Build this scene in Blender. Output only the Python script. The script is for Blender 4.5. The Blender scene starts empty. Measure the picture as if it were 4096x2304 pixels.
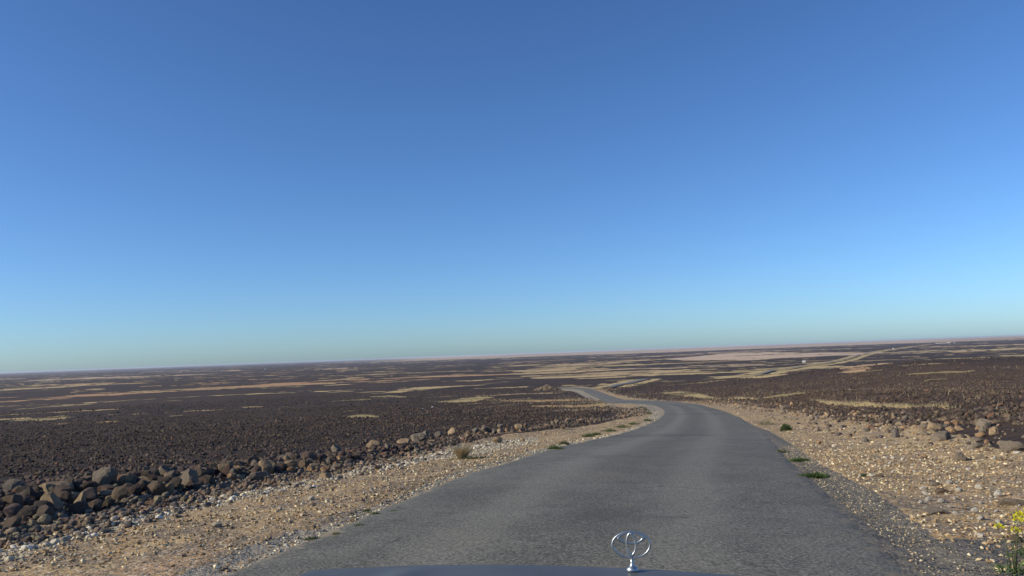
import bpy, math, random
import numpy as np
from mathutils import Matrix, Vector
rng=np.random.default_rng(7); random.seed(7)
SC=bpy.context.scene; COL=SC.collection
# ---------- camera ----------
CAMZ=1.75; PITCH=math.radians(4.72); ROLL=math.radians(2.1)
cam=bpy.data.cameras.new('camera'); cam.lens=28.0; cam.sensor_width=36.0; cam.clip_start=.05; cam.clip_end=200000
co=bpy.data.objects.new('camera',cam); COL.objects.link(co); SC.camera=co
_F=Vector((0,math.cos(PITCH),math.sin(PITCH))); _R0=Vector((1,0,0)); _U0=Vector((0,-math.sin(PITCH),math.cos(PITCH)))
_Rt=math.cos(ROLL)*_R0-math.sin(ROLL)*_U0; _Up=math.sin(ROLL)*_R0+math.cos(ROLL)*_U0
_m=Matrix((_Rt,_Up,-_F)).transposed().to_4x4(); _m.translation=(0,0,CAMZ); co.matrix_world=_m
# ---------- sky and sun ----------
SUN_AZ=math.radians(255); SUN_EL=math.radians(25)     # azimuth clockwise from +Y
w=bpy.data.worlds.new('World'); SC.world=w; w.use_nodes=True
nt=w.node_tree; nt.nodes.clear()
sky=nt.nodes.new('ShaderNodeTexSky'); sky.sky_type='NISHITA'; sky.sun_disc=False
sky.sun_elevation=SUN_EL; sky.sun_rotation=SUN_AZ; sky.altitude=0; sky.air_density=.8; sky.dust_density=.5; sky.ozone_density=4
bg=nt.nodes.new('ShaderNodeBackground'); bg.inputs[1].default_value=.128
tint=nt.nodes.new('ShaderNodeMix'); tint.data_type='RGBA'; tint.blend_type='MULTIPLY'; tint.inputs[0].default_value=1; tint.inputs[7].default_value=(.65,.82,.985,1)
wo=nt.nodes.new('ShaderNodeOutputWorld'); gm=nt.nodes.new('ShaderNodeGamma'); gm.inputs[1].default_value=1.1; nt.links.new(sky.outputs[0],gm.inputs[0]); nt.links.new(gm.outputs[0],tint.inputs[6]); nt.links.new(tint.outputs[2],bg.inputs[0]); nt.links.new(bg.outputs[0],wo.inputs[0])
sl=bpy.data.lights.new('sun','SUN'); sl.energy=5.0; sl.angle=math.radians(.53); sl.color=(1,.88,.68)
so=bpy.data.objects.new('sun',sl); COL.objects.link(so)
_sd=Vector((math.sin(SUN_AZ)*math.cos(SUN_EL),math.cos(SUN_AZ)*math.cos(SUN_EL),math.sin(SUN_EL)))
so.rotation_euler=_sd.to_track_quat('Z','Y').to_euler(); so.location=(-20,-10,30)
SC.view_settings.view_transform='Standard'; SC.view_settings.look='None'; SC.view_settings.exposure=0; SC.view_settings.gamma=1
SC.view_settings.use_curve_mapping=False
SC.cycles.max_bounces=5; SC.cycles.volume_bounces=1

# ---------- the lie of the land ----------
def vnoise(x,y,seed=0):
    xi=np.floor(x); yi=np.floor(y); fx=x-xi; fy=y-yi
    fx=fx*fx*(3-2*fx); fy=fy*fy*(3-2*fy)
    def h(a,b):
        n=(a.astype(np.int64)*374761393+b.astype(np.int64)*668265263+seed*974711)&0x7fffffff
        n=((n^(n>>13))*1274126177)&0x7fffffff
        n=(n^(n>>16))&0xffff
        return n/65535.0
    return (h(xi,yi)*(1-fx)+h(xi+1,yi)*fx)*(1-fy)+(h(xi,yi+1)*(1-fx)+h(xi+1,yi+1)*fx)*fy
def fbm(x,y,seed=0,o=4):
    s=0;a=.5;t=0
    for k in range(o):
        s=s+a*vnoise(x*2**k+17.3*k,y*2**k-9.1*k,seed+k);t+=a;a*=.5
    return s/t
_R=np.array([1,8,14.5,21,28.7,37,47,62,80,100,125,160,220,300,450,600,1000,2000,4000,8000,60000.])
_Z=np.array([0,0,-.28,-.78,-1.41,-2.08,-2.8,-3.40,-4.13,-5.2,-6.8,-8.8,-10.7,-12.4,-16.3,-19.3,-24.3,-27.9,-29.3,-29.9,-30.2])
_lr=np.linspace(0,math.log(60000),1500)
_z=np.interp(_lr,np.log(_R),_Z)
for _ in range(3):
    _z=np.convolve(np.pad(_z,12,mode='edge'),np.ones(25)/25,'valid')
def base_h(x,y):
    r=np.hypot(x,y)+1e-6
    return np.interp(np.log(np.maximum(r,1.0)),_lr,_z)
def seg_dist(x,y,P):
    """distance to polyline"""
    d=np.full(np.shape(x),1e9)
    for (ax,ay),(bx,by) in zip(P[:-1],P[1:]):
        vx,vy=bx-ax,by-ay; L=vx*vx+vy*vy
        t=np.clip(((x-ax)*vx+(y-ay)*vy)/L,0,1)
        d=np.minimum(d,np.hypot(x-ax-t*vx,y-ay-t*vy))
    return d
def inside(x,y,P):
    c=np.zeros(np.shape(x),bool); n=len(P)
    for i in range(n):
        x1,y1=P[i]; x2,y2=P[(i+1)%n]
        if y1==y2: continue
        k=((y1>y)!=(y2>y))&(x<(x2-x1)*(y-y1)/(y2-y1)+x1)
        c^=k
    return c
def sstep(a,b,v):
    t=np.clip((v-a)/(b-a),0,1); return t*t*(3-2*t)
def hill(x,y):
    """big swell on the right and gentle undulation of the plain"""
    r=np.hypot(x,y)+1e-6; az=np.degrees(np.arctan2(x,y))
    b=sstep(6,30,az)*(1-sstep(60,100,az))*7.0*np.exp(-((np.log(r/290))/.42)**2)
    u=(fbm(x/170.,y/120.,5,3)-.5)*np.clip((r-60)/500.,0,1)*3.0
    return b+u
_cy=[-40,7,12,23,35,52,66,81,104,140,190,233,300,380]
_cx=[-11.35,.4,1.5,4.2,7.4,11.7,14.6,17,20.5,24.3,22.6,24.2,25.5,24]
_BERM=8.9
def road_s(x,y):
    return (x-np.interp(y,_cy,_cx))*.97
def H(x,y):
    x=np.asarray(x,float); y=np.asarray(y,float)
    s=road_s(x,y); fade=1-sstep(90,170,y)
    z=base_h(x,y)+hill(x,y)
    z=z-.12*sstep(3.6,8.5,-s)*fade+1.3*sstep(3.4,14,s)*fade*sstep(-8,12,y)
    z=z+.2*np.exp(-((s+_BERM)/1.3)**2)*fade
    z=z+(fbm(x*1.1,y*1.1,31,3)-.5)*.16*sstep(3.3,6,np.abs(s))+(fbm(x*.22,y*.22,35,3)-.5)*.5*sstep(5,14,np.abs(s))
    z=z-.05*(1-sstep(2.9,3.3,np.abs(s)))
    return z

DATA={'road_left':[(-2.14,8.36),(-1.8,10.09),(-1.26,12.52),(-0.38,16.44),(1.34,24.15),(4.11,34.93),(7.07,46.39),(10.01,57.34),(12.43,67.99),(14.92,83.59),(19.06,116.83),(20.01,138.43),(17.65,154.66),(19.8,193.66),(21.21,234.74),(23.28,287.67),(23.56,333.09),(19.39,361.59)],'road_right':[(3.05,6.91),(3.27,7.98),(3.59,9.28),(4.14,11.48),(4.55,13.35),(5.47,16.67),(7.52,23.91),(10.94,36.34),(14.88,53.14),(17.35,67.02),(19.64,82.47),(24.12,109.03),(28.68,145.23),(27.85,156.52),(25.83,167.64),(23.93,175.87),(24.32,196.03),(26.21,238.89),(27.58,282.17),(29.1,320.92),(27.31,369.41),(20.65,384.55)],'patches':[(0.25,0.7,[(603.8,2641.5),(899.5,3418.1),(1036.1,3243.7),(921.0,2581.1),(921.8,2075.4),(926.2,1974.3),(733.9,1726.1),(679.1,1751.7),(533.0,1593.2),(431.1,1467.2),(419.9,1598.7),(388.7,1882.1),(411.8,2229.5)]),(0.1,0.1,[(-10.8,1134.9),(22.9,1463.6),(47.9,1528.5),(137.5,1515.6),(147.3,1123.5),(184.7,925.3),(168.2,683.3),(179.7,613.8),(86.3,251.8),(77.7,240.0),(125.6,448.3),(133.7,631.8),(101.4,651.7),(77.3,638.0),(51.5,615.0),(28.3,654.7),(9.2,758.1),(-0.2,1000.2)]),(0.2,0.4,[(100.8,1114.0),(213.2,1263.8),(315.4,1202.1),(370.8,1120.2),(280.2,955.1),(226.9,982.5),(165.9,984.7)]),(0.2,0.2,[(19.2,1529.1),(126.3,2117.7),(281.3,2302.1),(452.0,2255.7),(249.7,1813.5),(117.2,1560.0)]),(0.9,0.1,[(-403.3,609.0),(-456.0,784.7),(-415.0,885.4),(-361.2,917.2),(-296.0,947.0),(-206.1,998.8),(-119.1,1057.1),(-54.3,1083.3),(-0.2,1082.9),(-0.2,1063.7),(-47.2,939.3),(-101.3,898.9),(-181.4,878.8),(-262.6,840.0),(-311.2,790.2),(-358.7,765.2),(-366.4,630.5),(-393.6,594.4)]),(0.4,0.1,[(-308.5,931.2),(-236.9,1148.2),(-129.7,1151.9),(-0.2,1140.5),(-0.2,1125.8),(-118.7,1053.6),(-216.7,1050.3),(-304.5,919.2)]),(0,0,[(-493.8,898.0),(-400.0,876.7),(-281.8,850.4),(-278.6,840.8),(-374.3,820.3),(-489.8,890.8)]),(0.0,0.0,[(-245.6,370.9),(-248.2,385.8),(-249.6,418.3),(-244.6,460.5),(-223.8,438.0),(-221.9,434.5),(-224.1,421.9),(-232.0,388.9),(-230.4,358.1),(-243.2,367.3)]),(0.0,0.0,[(-141.8,223.7),(-140.6,232.1),(-134.8,232.0),(-124.9,227.3),(-124.5,226.5),(-122.3,210.5),(-131.8,217.5),(-139.5,220.1)]),(0.2,0.0,[(-1018.6,1662.9),(-1075.4,1901.2),(-895.1,1725.4),(-649.3,1423.2),(-627.6,1375.6),(-690.6,1331.3),(-835.2,1476.5),(-982.9,1604.7)]),(0.0,0.0,[(-921.8,1391.5),(-883.7,1457.7),(-755.4,1413.7),(-748.1,1400.0),(-765.0,1261.9),(-911.4,1375.8)]),(0.0,0.0,[(-559.5,1017.3),(-599.5,1135.2),(-556.8,1086.5),(-546.1,1065.6),(-528.3,1000.4),(-544.3,989.7)]),(0.0,0.0,[(-480.2,914.8),(-432.3,898.4),(-383.1,901.3),(-264.3,829.0),(-261.3,819.6),(-353.3,831.2),(-398.0,827.1),(-474.8,904.5)]),(0.3,0.4,[(-2453.7,3702.5),(-2737.7,4251.3),(-2303.1,3798.0),(-2186.7,3606.1),(-2181.9,3388.5),(-2363.9,3567.1)]),(0.3,0.5,[(-1693.3,2668.7),(-1793.8,3085.5),(-1586.3,3094.8),(-1173.7,2761.8),(-1050.1,2800.7),(-976.3,2603.8),(-960.1,2259.0),(-1276.6,2490.8),(-1436.6,2471.2),(-1650.0,2600.4)]),(0.5,0.4,[(-5383.4,9785.4),(-4467.9,8716.3),(-4153.7,8103.3),(-5178.0,9412.1)]),(0.4,0.4,[(-1482.2,3825.6),(-1547.3,4382.8),(-1248.0,3804.7),(-1231.9,3755.7),(-1223.3,3465.0),(-1470.2,3794.7)]),(0.3,0.4,[(-942.6,3353.3),(-753.8,3176.5),(-532.8,3048.5),(-524.3,2999.5),(-624.7,2632.1),(-917.0,3262.2)]),(0.0,0.0,[(-360.9,1519.6),(-258.4,1621.8),(-77.4,1549.8),(-4.6,1475.7),(-4.6,1463.8),(-69.7,1394.9),(-227.8,1429.2),(-355.1,1495.1)]),(0.0,0.0,[(-76.2,412.0),(-67.2,428.9),(-67.2,466.0),(-63.7,483.7),(-63.6,562.8),(-38.0,574.3),(-11.9,620.0),(11.4,680.1),(-10.7,553.5),(-32.5,490.8),(-49.0,458.4),(-56.6,429.1),(-58.8,382.5),(-37.6,284.7),(-67.8,386.1)]),(0.0,0.0,[(-62.2,342.1),(-56.2,358.3),(-36.5,276.1),(-36.5,276.1),(-48.7,310.2),(-58.8,323.3)]),(0.0,0.0,[(-94.7,687.0),(-59.3,726.8),(-19.3,761.6),(-18.4,723.1),(-55.4,679.0),(-94.4,684.8)]),(0.0,0.0,[(-183.6,682.9),(-176.5,794.8),(-125.5,716.0),(-124.3,709.0),(-154.8,697.0),(-181.9,676.2)]),(0.0,0.0,[(-150.5,707.5),(-129.4,738.3),(-96.7,701.6),(-96.4,699.4),(-123.5,704.4),(-148.3,697.3)]),(0.0,0.0,[(-22.5,216.2),(-18.4,224.1),(-16.2,242.5),(-12.7,249.1),(-5.5,237.5),(-8.8,226.9),(-10.5,204.4),(-15.6,204.4)]),(0.8,0.0,[(-8.1,209.9),(-0.3,209.4),(8.5,201.9),(16.1,195.0),(18.2,174.8),(18.0,172.9),(15.0,181.8),(7.9,188.6),(-0.3,193.7),(-8.1,208.6)]),(0.7,0.0,[(2.6,150.7),(6.5,154.0),(10.1,138.2),(16.0,153.6),(16.2,138.7),(10.3,93.6),(7.2,118.5),(3.4,129.8)]),(0.0,0.0,[(38.7,216.4),(43.4,214.0),(43.2,190.5),(40.6,166.1),(38.7,156.6),(38.1,166.4),(38.2,177.8),(37.3,191.4)]),(0.0,0.0,[(41.4,169.4),(33.9,123.0),(26.7,87.7),(26.3,86.2),(29.4,107.0),(40.5,165.6)]),(0.0,0.0,[(24.6,67.3),(23.4,59.0),(22.4,53.3),(21.7,48.6),(21.5,44.6),(19.6,38.7),(18.7,33.7),(18.4,34.9),(20.0,41.0),(20.9,46.9),(21.2,51.1),(22.7,59.2)]),(0.0,0.0,[(27.2,88.9),(28.6,84.7),(29.3,81.5),(29.3,81.3),(27.8,82.3),(27.2,88.8)]),(0.6,0.2,[(101.6,252.1),(341.4,801.8),(432.9,928.9),(117.9,250.3),(106.8,243.3),(101.2,225.4),(93.3,213.9),(89.0,217.4),(84.5,221.6),(91.7,224.7)]),(0.0,0.0,[(89.3,210.8),(96.6,210.8),(96.4,210.5),(89.0,210.1)]),(0.0,0.0,[(550.5,1180.6),(627.2,1270.8),(620.2,1181.8),(672.9,1203.3),(815.9,1331.8),(785.0,1185.4),(774.8,1170.1),(687.0,1121.7),(624.4,1116.9),(578.3,1102.3),(550.8,1116.3),(532.1,1141.1)]),(0,0.2,[(664.5,1507.7),(948.2,2059.4),(1006.6,1962.5),(1024.5,1830.3),(1237.5,1943.8),(1228.5,1853.4),(1204.8,1817.7),(998.9,1569.6),(907.0,1621.0),(843.3,1644.9),(804.8,1748.6),(655.9,1488.3)]),(0.2,0.3,[(1623.0,3330.1),(1693.3,3201.2),(1645.0,2856.8),(1871.6,2937.8),(1758.3,2651.0),(1713.3,2583.2),(1578.5,2478.3),(1458.8,2534.1),(1416.5,2678.7),(1607.3,3297.9)]),(0,0.3,[(1228.2,3598.0),(1478.0,3805.9),(1544.2,3288.7),(1447.2,3082.3),(1291.7,3327.1),(1214.3,3557.4)]),(0.0,0.0,[(621.3,1505.9),(805.8,1789.7),(839.2,1636.9),(828.4,1615.9),(688.4,1529.4),(616.3,1493.7)]),(0.0,0.0,[(99.1,189.5),(103.3,188.4),(107.2,187.1),(106.9,186.4),(101.3,184.8),(98.5,188.3)]),(0.0,0.0,[(86.3,169.3),(91.5,170.0),(91.3,169.8),(86.0,168.7)]),(0.0,0.0,[(92.7,190.8),(96.5,188.9),(100.5,187.6),(100.3,187.3),(95.2,186.5),(92.7,190.8)]),(0.7,0.2,[(281.8,842.8),(359.5,1061.1),(483.7,1406.9),(514.4,1509.8),(424.0,1245.1),(396.7,1154.6),(294.8,870.8),(235.7,705.2)]),(0.0,0.0,[(-21.9,104.1),(-24.0,125.3),(-15.7,92.1),(-15.3,90.0),(-18.9,98.5),(-21.8,103.4)]),(0.0,0.0,[(-35.0,163.7),(-33.6,166.0),(-33.4,165.2),(-35.0,163.5)]),(0.0,0.0,[(-82.7,191.7),(-81.0,194.9),(-80.3,193.0),(-81.6,189.2)]),(0.5,0.5,[(235.6,8192.1),(1282.0,7560.8),(2476.2,8401.2),(4359.7,10381.0),(6778.6,13190.5),(6839.8,12916.4),(6327.8,11949.9),(4722.2,9190.5),(3219.5,7667.4),(1935.2,6567.1),(1008.3,5948.6),(229.2,7969.5)]),(0.4,0.4,[(313.8,2940.7),(758.9,3782.3),(1326.1,4502.1),(1299.8,3488.3),(1278.9,3432.2),(1058.3,3594.2),(632.7,3154.6),(294.5,2760.6)]),(0.0,0.0,[(20.4,475.0),(37.4,417.3),(43.0,356.6),(43.0,356.0),(33.8,378.0),(20.2,469.6)]),(0.0,0.0,[(36.0,431.3),(49.3,442.1),(56.3,394.4),(43.9,363.6),(43.1,357.2),(49.1,344.8),(44.1,395.3),(35.7,428.5)]),(0.0,0.0,[(132.7,665.9),(146.4,595.4),(130.1,444.6),(76.2,235.4),(76.1,235.0),(74.5,254.6),(115.5,470.0),(131.0,657.4)]),(0.0,0.0,[(226.3,895.7),(261.8,932.3),(278.2,833.4),(276.8,829.4),(250.1,890.9),(225.2,891.4)]),(0.0,0.0,[(278.8,1075.8),(307.4,1036.5),(304.4,1026.5),(277.9,1072.3)])],'far_road':[[(36.2,344.2),(40.3,356.9),(54.3,417.5),(66.1,453.2),(76.9,485.0)],[(38.8,317.3),(50.7,380.5),(66.8,439.1),(80.0,476.5),(81.4,494.1)]],'far_track':[(135.3,482.9),(192.1,616.6),(246.3,731.4),(305.7,837.5),(401.7,1013.2),(543.7,1298.7),(866.7,1951.5),(1155.0,2460.8),(1658.7,3332.6),(2196.4,4225.6)],'shoulder':[(-2.36,7.09),(-4.79,7.48),(-6.02,8.58),(-5.9,9.21),(-5.67,10.06),(-5.31,10.9),(-5.11,12.95),(-4.75,14.3),(-4.17,17.4),(-3.83,21.61),(-3.05,26.48),(-1.7,32.18),(-0.87,40.35),(2.76,49.1),(6.15,56.29),(8.83,62.81),(10.87,70.91),(12.46,92.29),(11.03,94.78),(16.05,151.82),(18.4,184.52),(19.96,232.18),(20.08,272.4),(16.31,304.52),(14.54,367.14),(22.14,400.42),(33.44,386.8),(34.44,327.82),(29.04,241.32),(27.88,196.53),(28.6,171.71),(30.1,162.52),(30.92,135.25),(25.41,97.91),(21.18,69.28),(20.37,60.51),(17.83,46.61),(14.41,32.46),(12.72,26.11),(10.78,20.83),(9.95,17.77),(8.39,14.37),(8.3,13.28),(7.48,10.89),(4.01,5.95)],'pale_gravel':[[(-0.38,16.44),(-1.26,12.52),(-1.8,10.09),(-2.14,8.36),(-2.38,7.13),(-2.54,7.16),(-2.36,8.39),(-2.06,10.12),(-1.51,12.62),(-0.59,16.92),(1.06,24.64),(4.23,37.84),(7.19,49.14),(9.2,56.72),(11.21,67.64),(15.22,99.01),(20.01,138.43),(19.06,116.83),(14.92,83.59),(12.43,67.99),(10.01,57.34),(7.07,46.39),(4.11,34.93),(1.34,24.15)],[(17.65,154.66),(19.8,193.66),(21.21,234.74),(23.74,293.32),(24.18,341.84),(19.39,361.59),(19.49,334.44),(19.53,254.42),(17.73,202.93),(16.3,161.28)],[(-5.2,8.13),(-5.52,8.61),(-5.11,10.49),(-4.49,13.51),(-3.47,16.63),(-2.28,27.13),(-0.73,33.6),(0.99,39.7),(0.75,30.34),(-0.85,22.51),(-2.6,17.73),(-3.64,13.46),(-4.06,12.2),(-4.86,9.99)]],'dark_gravel':[(10.94,36.34),(7.52,23.91),(5.47,16.67),(4.55,13.35),(4.14,11.48),(3.59,9.28),(3.27,7.98),(2.9,6.26),(3.47,6.03),(3.77,7.5),(4.14,8.87),(4.51,10.33),(4.72,11.56),(5.14,13.65),(6.11,17.22),(8.65,26.23),(11.66,37.23),(15.95,57.57),(17.1,66.05),(14.88,53.14)],'white_line':[(-5.51,7.69),(-5.4,8.44),(-5.21,9.23),(-5.0,10.27),(-4.93,11.58),(-4.62,12.2),(-4.19,12.6),(-3.84,13.42),(-3.54,14.77),(-2.86,16.09),(-2.36,20.47),(-1.46,27.49),(-0.21,34.04)],'boulders_left':[(-7.19,12.56,0.5,0.23,'t'),(-6.63,11.48,0.36,0.32,'t'),(-6.81,12.37,0.22,0.16,'t'),(-6.55,12.1,0.16,0.26,'t'),(-6.9,13.51,0.39,0.38,'g'),(-6.63,13.67,0.25,0.26,'t'),(-6.69,14.45,0.3,0.14,'t'),(-6.88,15.74,0.3,0.24,'g'),(-5.85,13.11,0.3,0.27,'b'),(-5.75,13.28,0.17,0.23,'t'),(-5.83,14.32,0.35,0.33,'g'),(-6.4,16.31,0.28,0.25,'b'),(-6.31,16.77,0.26,0.23,'t'),(-6.04,16.69,0.33,0.25,'t'),(-4.93,15.17,0.31,0.21,'g'),(-5.48,15.48,0.22,0.16,'o'),(-11.15,17.8,0.5,0.3,'g'),(-7.17,11.44,0.36,0.26,'b'),(-6.6,10.99,0.2,0.17,'b'),(-6.4,10.23,0.25,0.17,'b'),(-5.23,16.75,0.36,0.3,'t'),(-5.18,17.49,0.2,0.18,'g'),(-4.98,17.67,0.29,0.22,'t'),(-5.04,19.36,0.42,0.29,'b'),(-5.52,24.53,0.32,0.3,'g'),(-4.33,19.63,0.28,0.22,'o'),(-4.6,19.41,0.26,0.18,'g'),(-3.61,15.14,0.26,0.13,'t'),(-4.06,17.01,0.22,0.16,'o'),(-3.97,17.69,0.29,0.16,'g'),(-4.46,17.45,0.23,0.17,'o'),(-4.48,24.99,0.42,0.21,'t'),(-4.31,23.52,0.17,0.14,'t'),(-3.96,24.54,0.21,0.22,'g'),(-3.86,27.17,0.45,0.29,'t'),(-4.46,36.35,0.9,0.51,'g'),(-5.59,49.11,0.53,0.5,'g'),(-4.89,49.18,0.72,0.44,'g'),(-4.13,50.72,0.8,0.55,'t'),(-2.65,42.7,0.54,0.43,'b'),(-2.64,51.48,0.52,0.42,'g'),(-2.05,52.35,0.69,0.5,'b'),(-1.44,50.7,0.43,0.38,'g'),(-2.83,16.17,0.17,0.1,'b'),(-0.8,31.54,0.48,0.3,'t'),(-2.08,51.93,0.61,0.43,'g'),(-1.16,55.26,0.47,0.35,'g'),(-1.06,50.22,0.48,0.35,'t'),(-0.66,50.96,0.32,0.26,'o'),(0.08,51.8,0.62,0.46,'t'),(0.57,54.73,0.38,0.35,'o'),(1.44,42.55,0.23,0.24,'t'),(0.22,32.69,0.21,0.18,'t'),(2.89,58.14,0.5,0.33,'b'),(2.74,48.24,0.41,0.27,'b'),(3.64,56.6,0.54,0.36,'g'),(5.97,57.24,0.31,0.25,'b')],'boulders_right':[(15.65,33.37,0.33,0.28,'t'),(11.17,21.58,0.44,0.26,'t'),(11.09,20.71,0.21,0.18,'t'),(11.7,22.26,0.25,0.16,'g'),(11.1,20.27,0.27,0.16,'t'),(13.08,24.13,0.25,0.1,'t'),(11.61,23.05,0.34,0.23,'g'),(10.1,19.97,0.26,0.16,'g'),(9.38,17.89,0.5,0.26,'g'),(11.26,19.72,0.2,0.14,'o'),(11.45,19.82,0.36,0.3,'g'),(10.29,17.39,0.29,0.23,'t'),(9.95,17.36,0.23,0.18,'o'),(9.55,16.78,0.38,0.17,'g'),(8.36,13.67,0.45,0.27,'g'),(7.25,13.21,0.26,0.23,'g'),(7.56,13.21,0.2,0.11,'g'),(7.25,14.52,0.17,0.1,'o'),(8.32,14.69,0.28,0.14,'g'),(14.1,30.57,0.21,0.19,'g'),(12.77,26.2,0.25,0.18,'b'),(13.55,27.26,0.31,0.17,'t'),(18.03,46.71,0.32,0.43,'t'),(8.03,21.55,0.16,0.2,'o'),(19.17,54.67,0.44,0.26,'t'),(18.43,43.4,0.27,0.27,'t'),(17.82,42.35,0.29,0.23,'o'),(21.3,64.12,0.79,0.26,'g'),(17.93,46.92,0.44,0.14,'t'),(15.33,38.62,0.35,0.24,'t'),(4.38,8.6,0.28,0.09,'g'),(5.36,8.81,0.28,0.11,'g'),(5.23,11.76,0.13,0.07,'b'),(5.46,10.66,0.18,0.09,'g'),(5.2,10.0,0.22,0.11,'b'),(4.26,7.03,0.14,0.1,'b')],'rubble_lines':[([(-7.14,10.17),(-7.02,10.95),(-6.81,12.06),(-6.43,13.2),(-6.23,14.65),(-5.5,16.54),(-4.57,20.43),(-3.62,24.8),(-2.39,45.44),(2.14,52.26),(6.31,61.08),(8.51,63.27),(10.17,69.16),(11.28,79.96),(10.78,92.66)],0.68,4600,0.12),([(-6.36,9.06),(-6.23,9.73),(-5.99,10.61),(-5.85,12.02),(-5.49,13.39),(-4.94,14.87),(-4.23,17.66),(-3.86,21.75)],0.6,4600,0.07),([(-5.47,152.32),(-0.8,170.45),(3.57,176.03),(9.48,164.74),(16.75,160.7)],1.8,900,0.22),([(3.46,83.21),(6.27,86.21),(9.08,82.51),(10.39,77.1)],1.6,500,0.22),([(15.18,206.81),(16.67,175.56),(16.72,151.5)],1.5,500,0.3),([(31.21,306.35),(28.66,238.21),(28.12,182.38),(29.9,164.2)],1.6,600,0.3),([(30.0,164.73),(31.73,138.81),(22.45,77.3),(20.37,60.51),(18.07,47.22),(14.65,32.98),(11.93,23.6),(10.14,17.89),(8.78,14.03),(7.79,11.34)],1.15,3200,0.14)],'mound':(14.24,333.62),'plants':{'green_bush':(12.12,36.42),'weeds_right_near':(4.37,12.27),'weeds_right_mid':(5.2,15.3),'weeds_right_far':(6.03,18.47),'weed_by_bush':(14.17,45.86),'yellow_plant':(3.61,6.01),'yellow_plant_back':(4.0,6.48),'dry_bush':(-1.28,18.56)},'weeds_left':[(1.04,22.72,0.43),(1.47,25.68,0.24),(3.07,34.75,0.55),(3.6,36.86,0.46),(4.86,42.23,0.67),(6.18,47.29,0.9),(7.35,50.77,0.72),(8.96,55.27,0.53),(10.91,66.13,0.46),(12.44,77.57,0.64),(13.38,86.25,0.66),(-1.57,10.09,0.11),(-1.78,9.94,0.14),(-1.93,10.25,0.11),(-1.8,9.12,0.13),(-1.96,8.59,0.1),(-2.15,8.4,0.14),(5.05,11.91,0.12)],'buildings':{'cabin':(399.0,1104.4),'far_cabin':(1186.1,2505.2),'compound':(2510.7,4716.4),'left_hut':(-1087.6,3485.1),'centre_hut':(-49.5,6531.9)},'litter':[(-18.57,177.97),(-38.46,167.76),(67.63,162.86),(-19.03,162.84)],'ornament':(0.287,2.131,1.18)}
HAZE=3.6e-5
# ---------- helpers ----------
def link(o,parent=None):
    COL.objects.link(o)
    if parent: o.parent=parent
    return o
def tag(o,label=None,cat=None,group=None,kind=None):
    for k,v in (('label',label),('category',cat),('group',group),('kind',kind)):
        if v: o[k]=v
    return o
def np_mesh(name,V,Fc,col=None,smooth=False,extra=None):
    V=np.asarray(V,np.float32); Fc=np.asarray(Fc,np.int32); k=Fc.shape[1]
    me=bpy.data.meshes.new(name); me.vertices.add(len(V)); me.vertices.foreach_set('co',V.ravel())
    me.loops.add(Fc.size); me.loops.foreach_set('vertex_index',Fc.ravel())
    me.polygons.add(len(Fc)); me.polygons.foreach_set('loop_start',np.arange(0,Fc.size,k,dtype=np.int32))
    me.polygons.foreach_set('use_smooth',np.full(len(Fc),smooth))
    me.update(calc_edges=True)
    def attr(n,c):
        a=me.attributes.new(n,'FLOAT_COLOR','POINT'); cc=np.ones((len(V),4),np.float32); cc[:,:c.shape[1]]=c; a.data.foreach_set('color',cc.ravel())
    if col is not None: attr('col',np.asarray(col))
    for n,c in (extra or {}).items(): attr(n,c)
    return me
def obj(name,me,mat=None,parent=None,loc=None):
    if mat and not me.materials: me.materials.append(mat)
    o=bpy.data.objects.new(name,me)
    if loc is not None: o.location=loc
    return link(o,parent)
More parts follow.
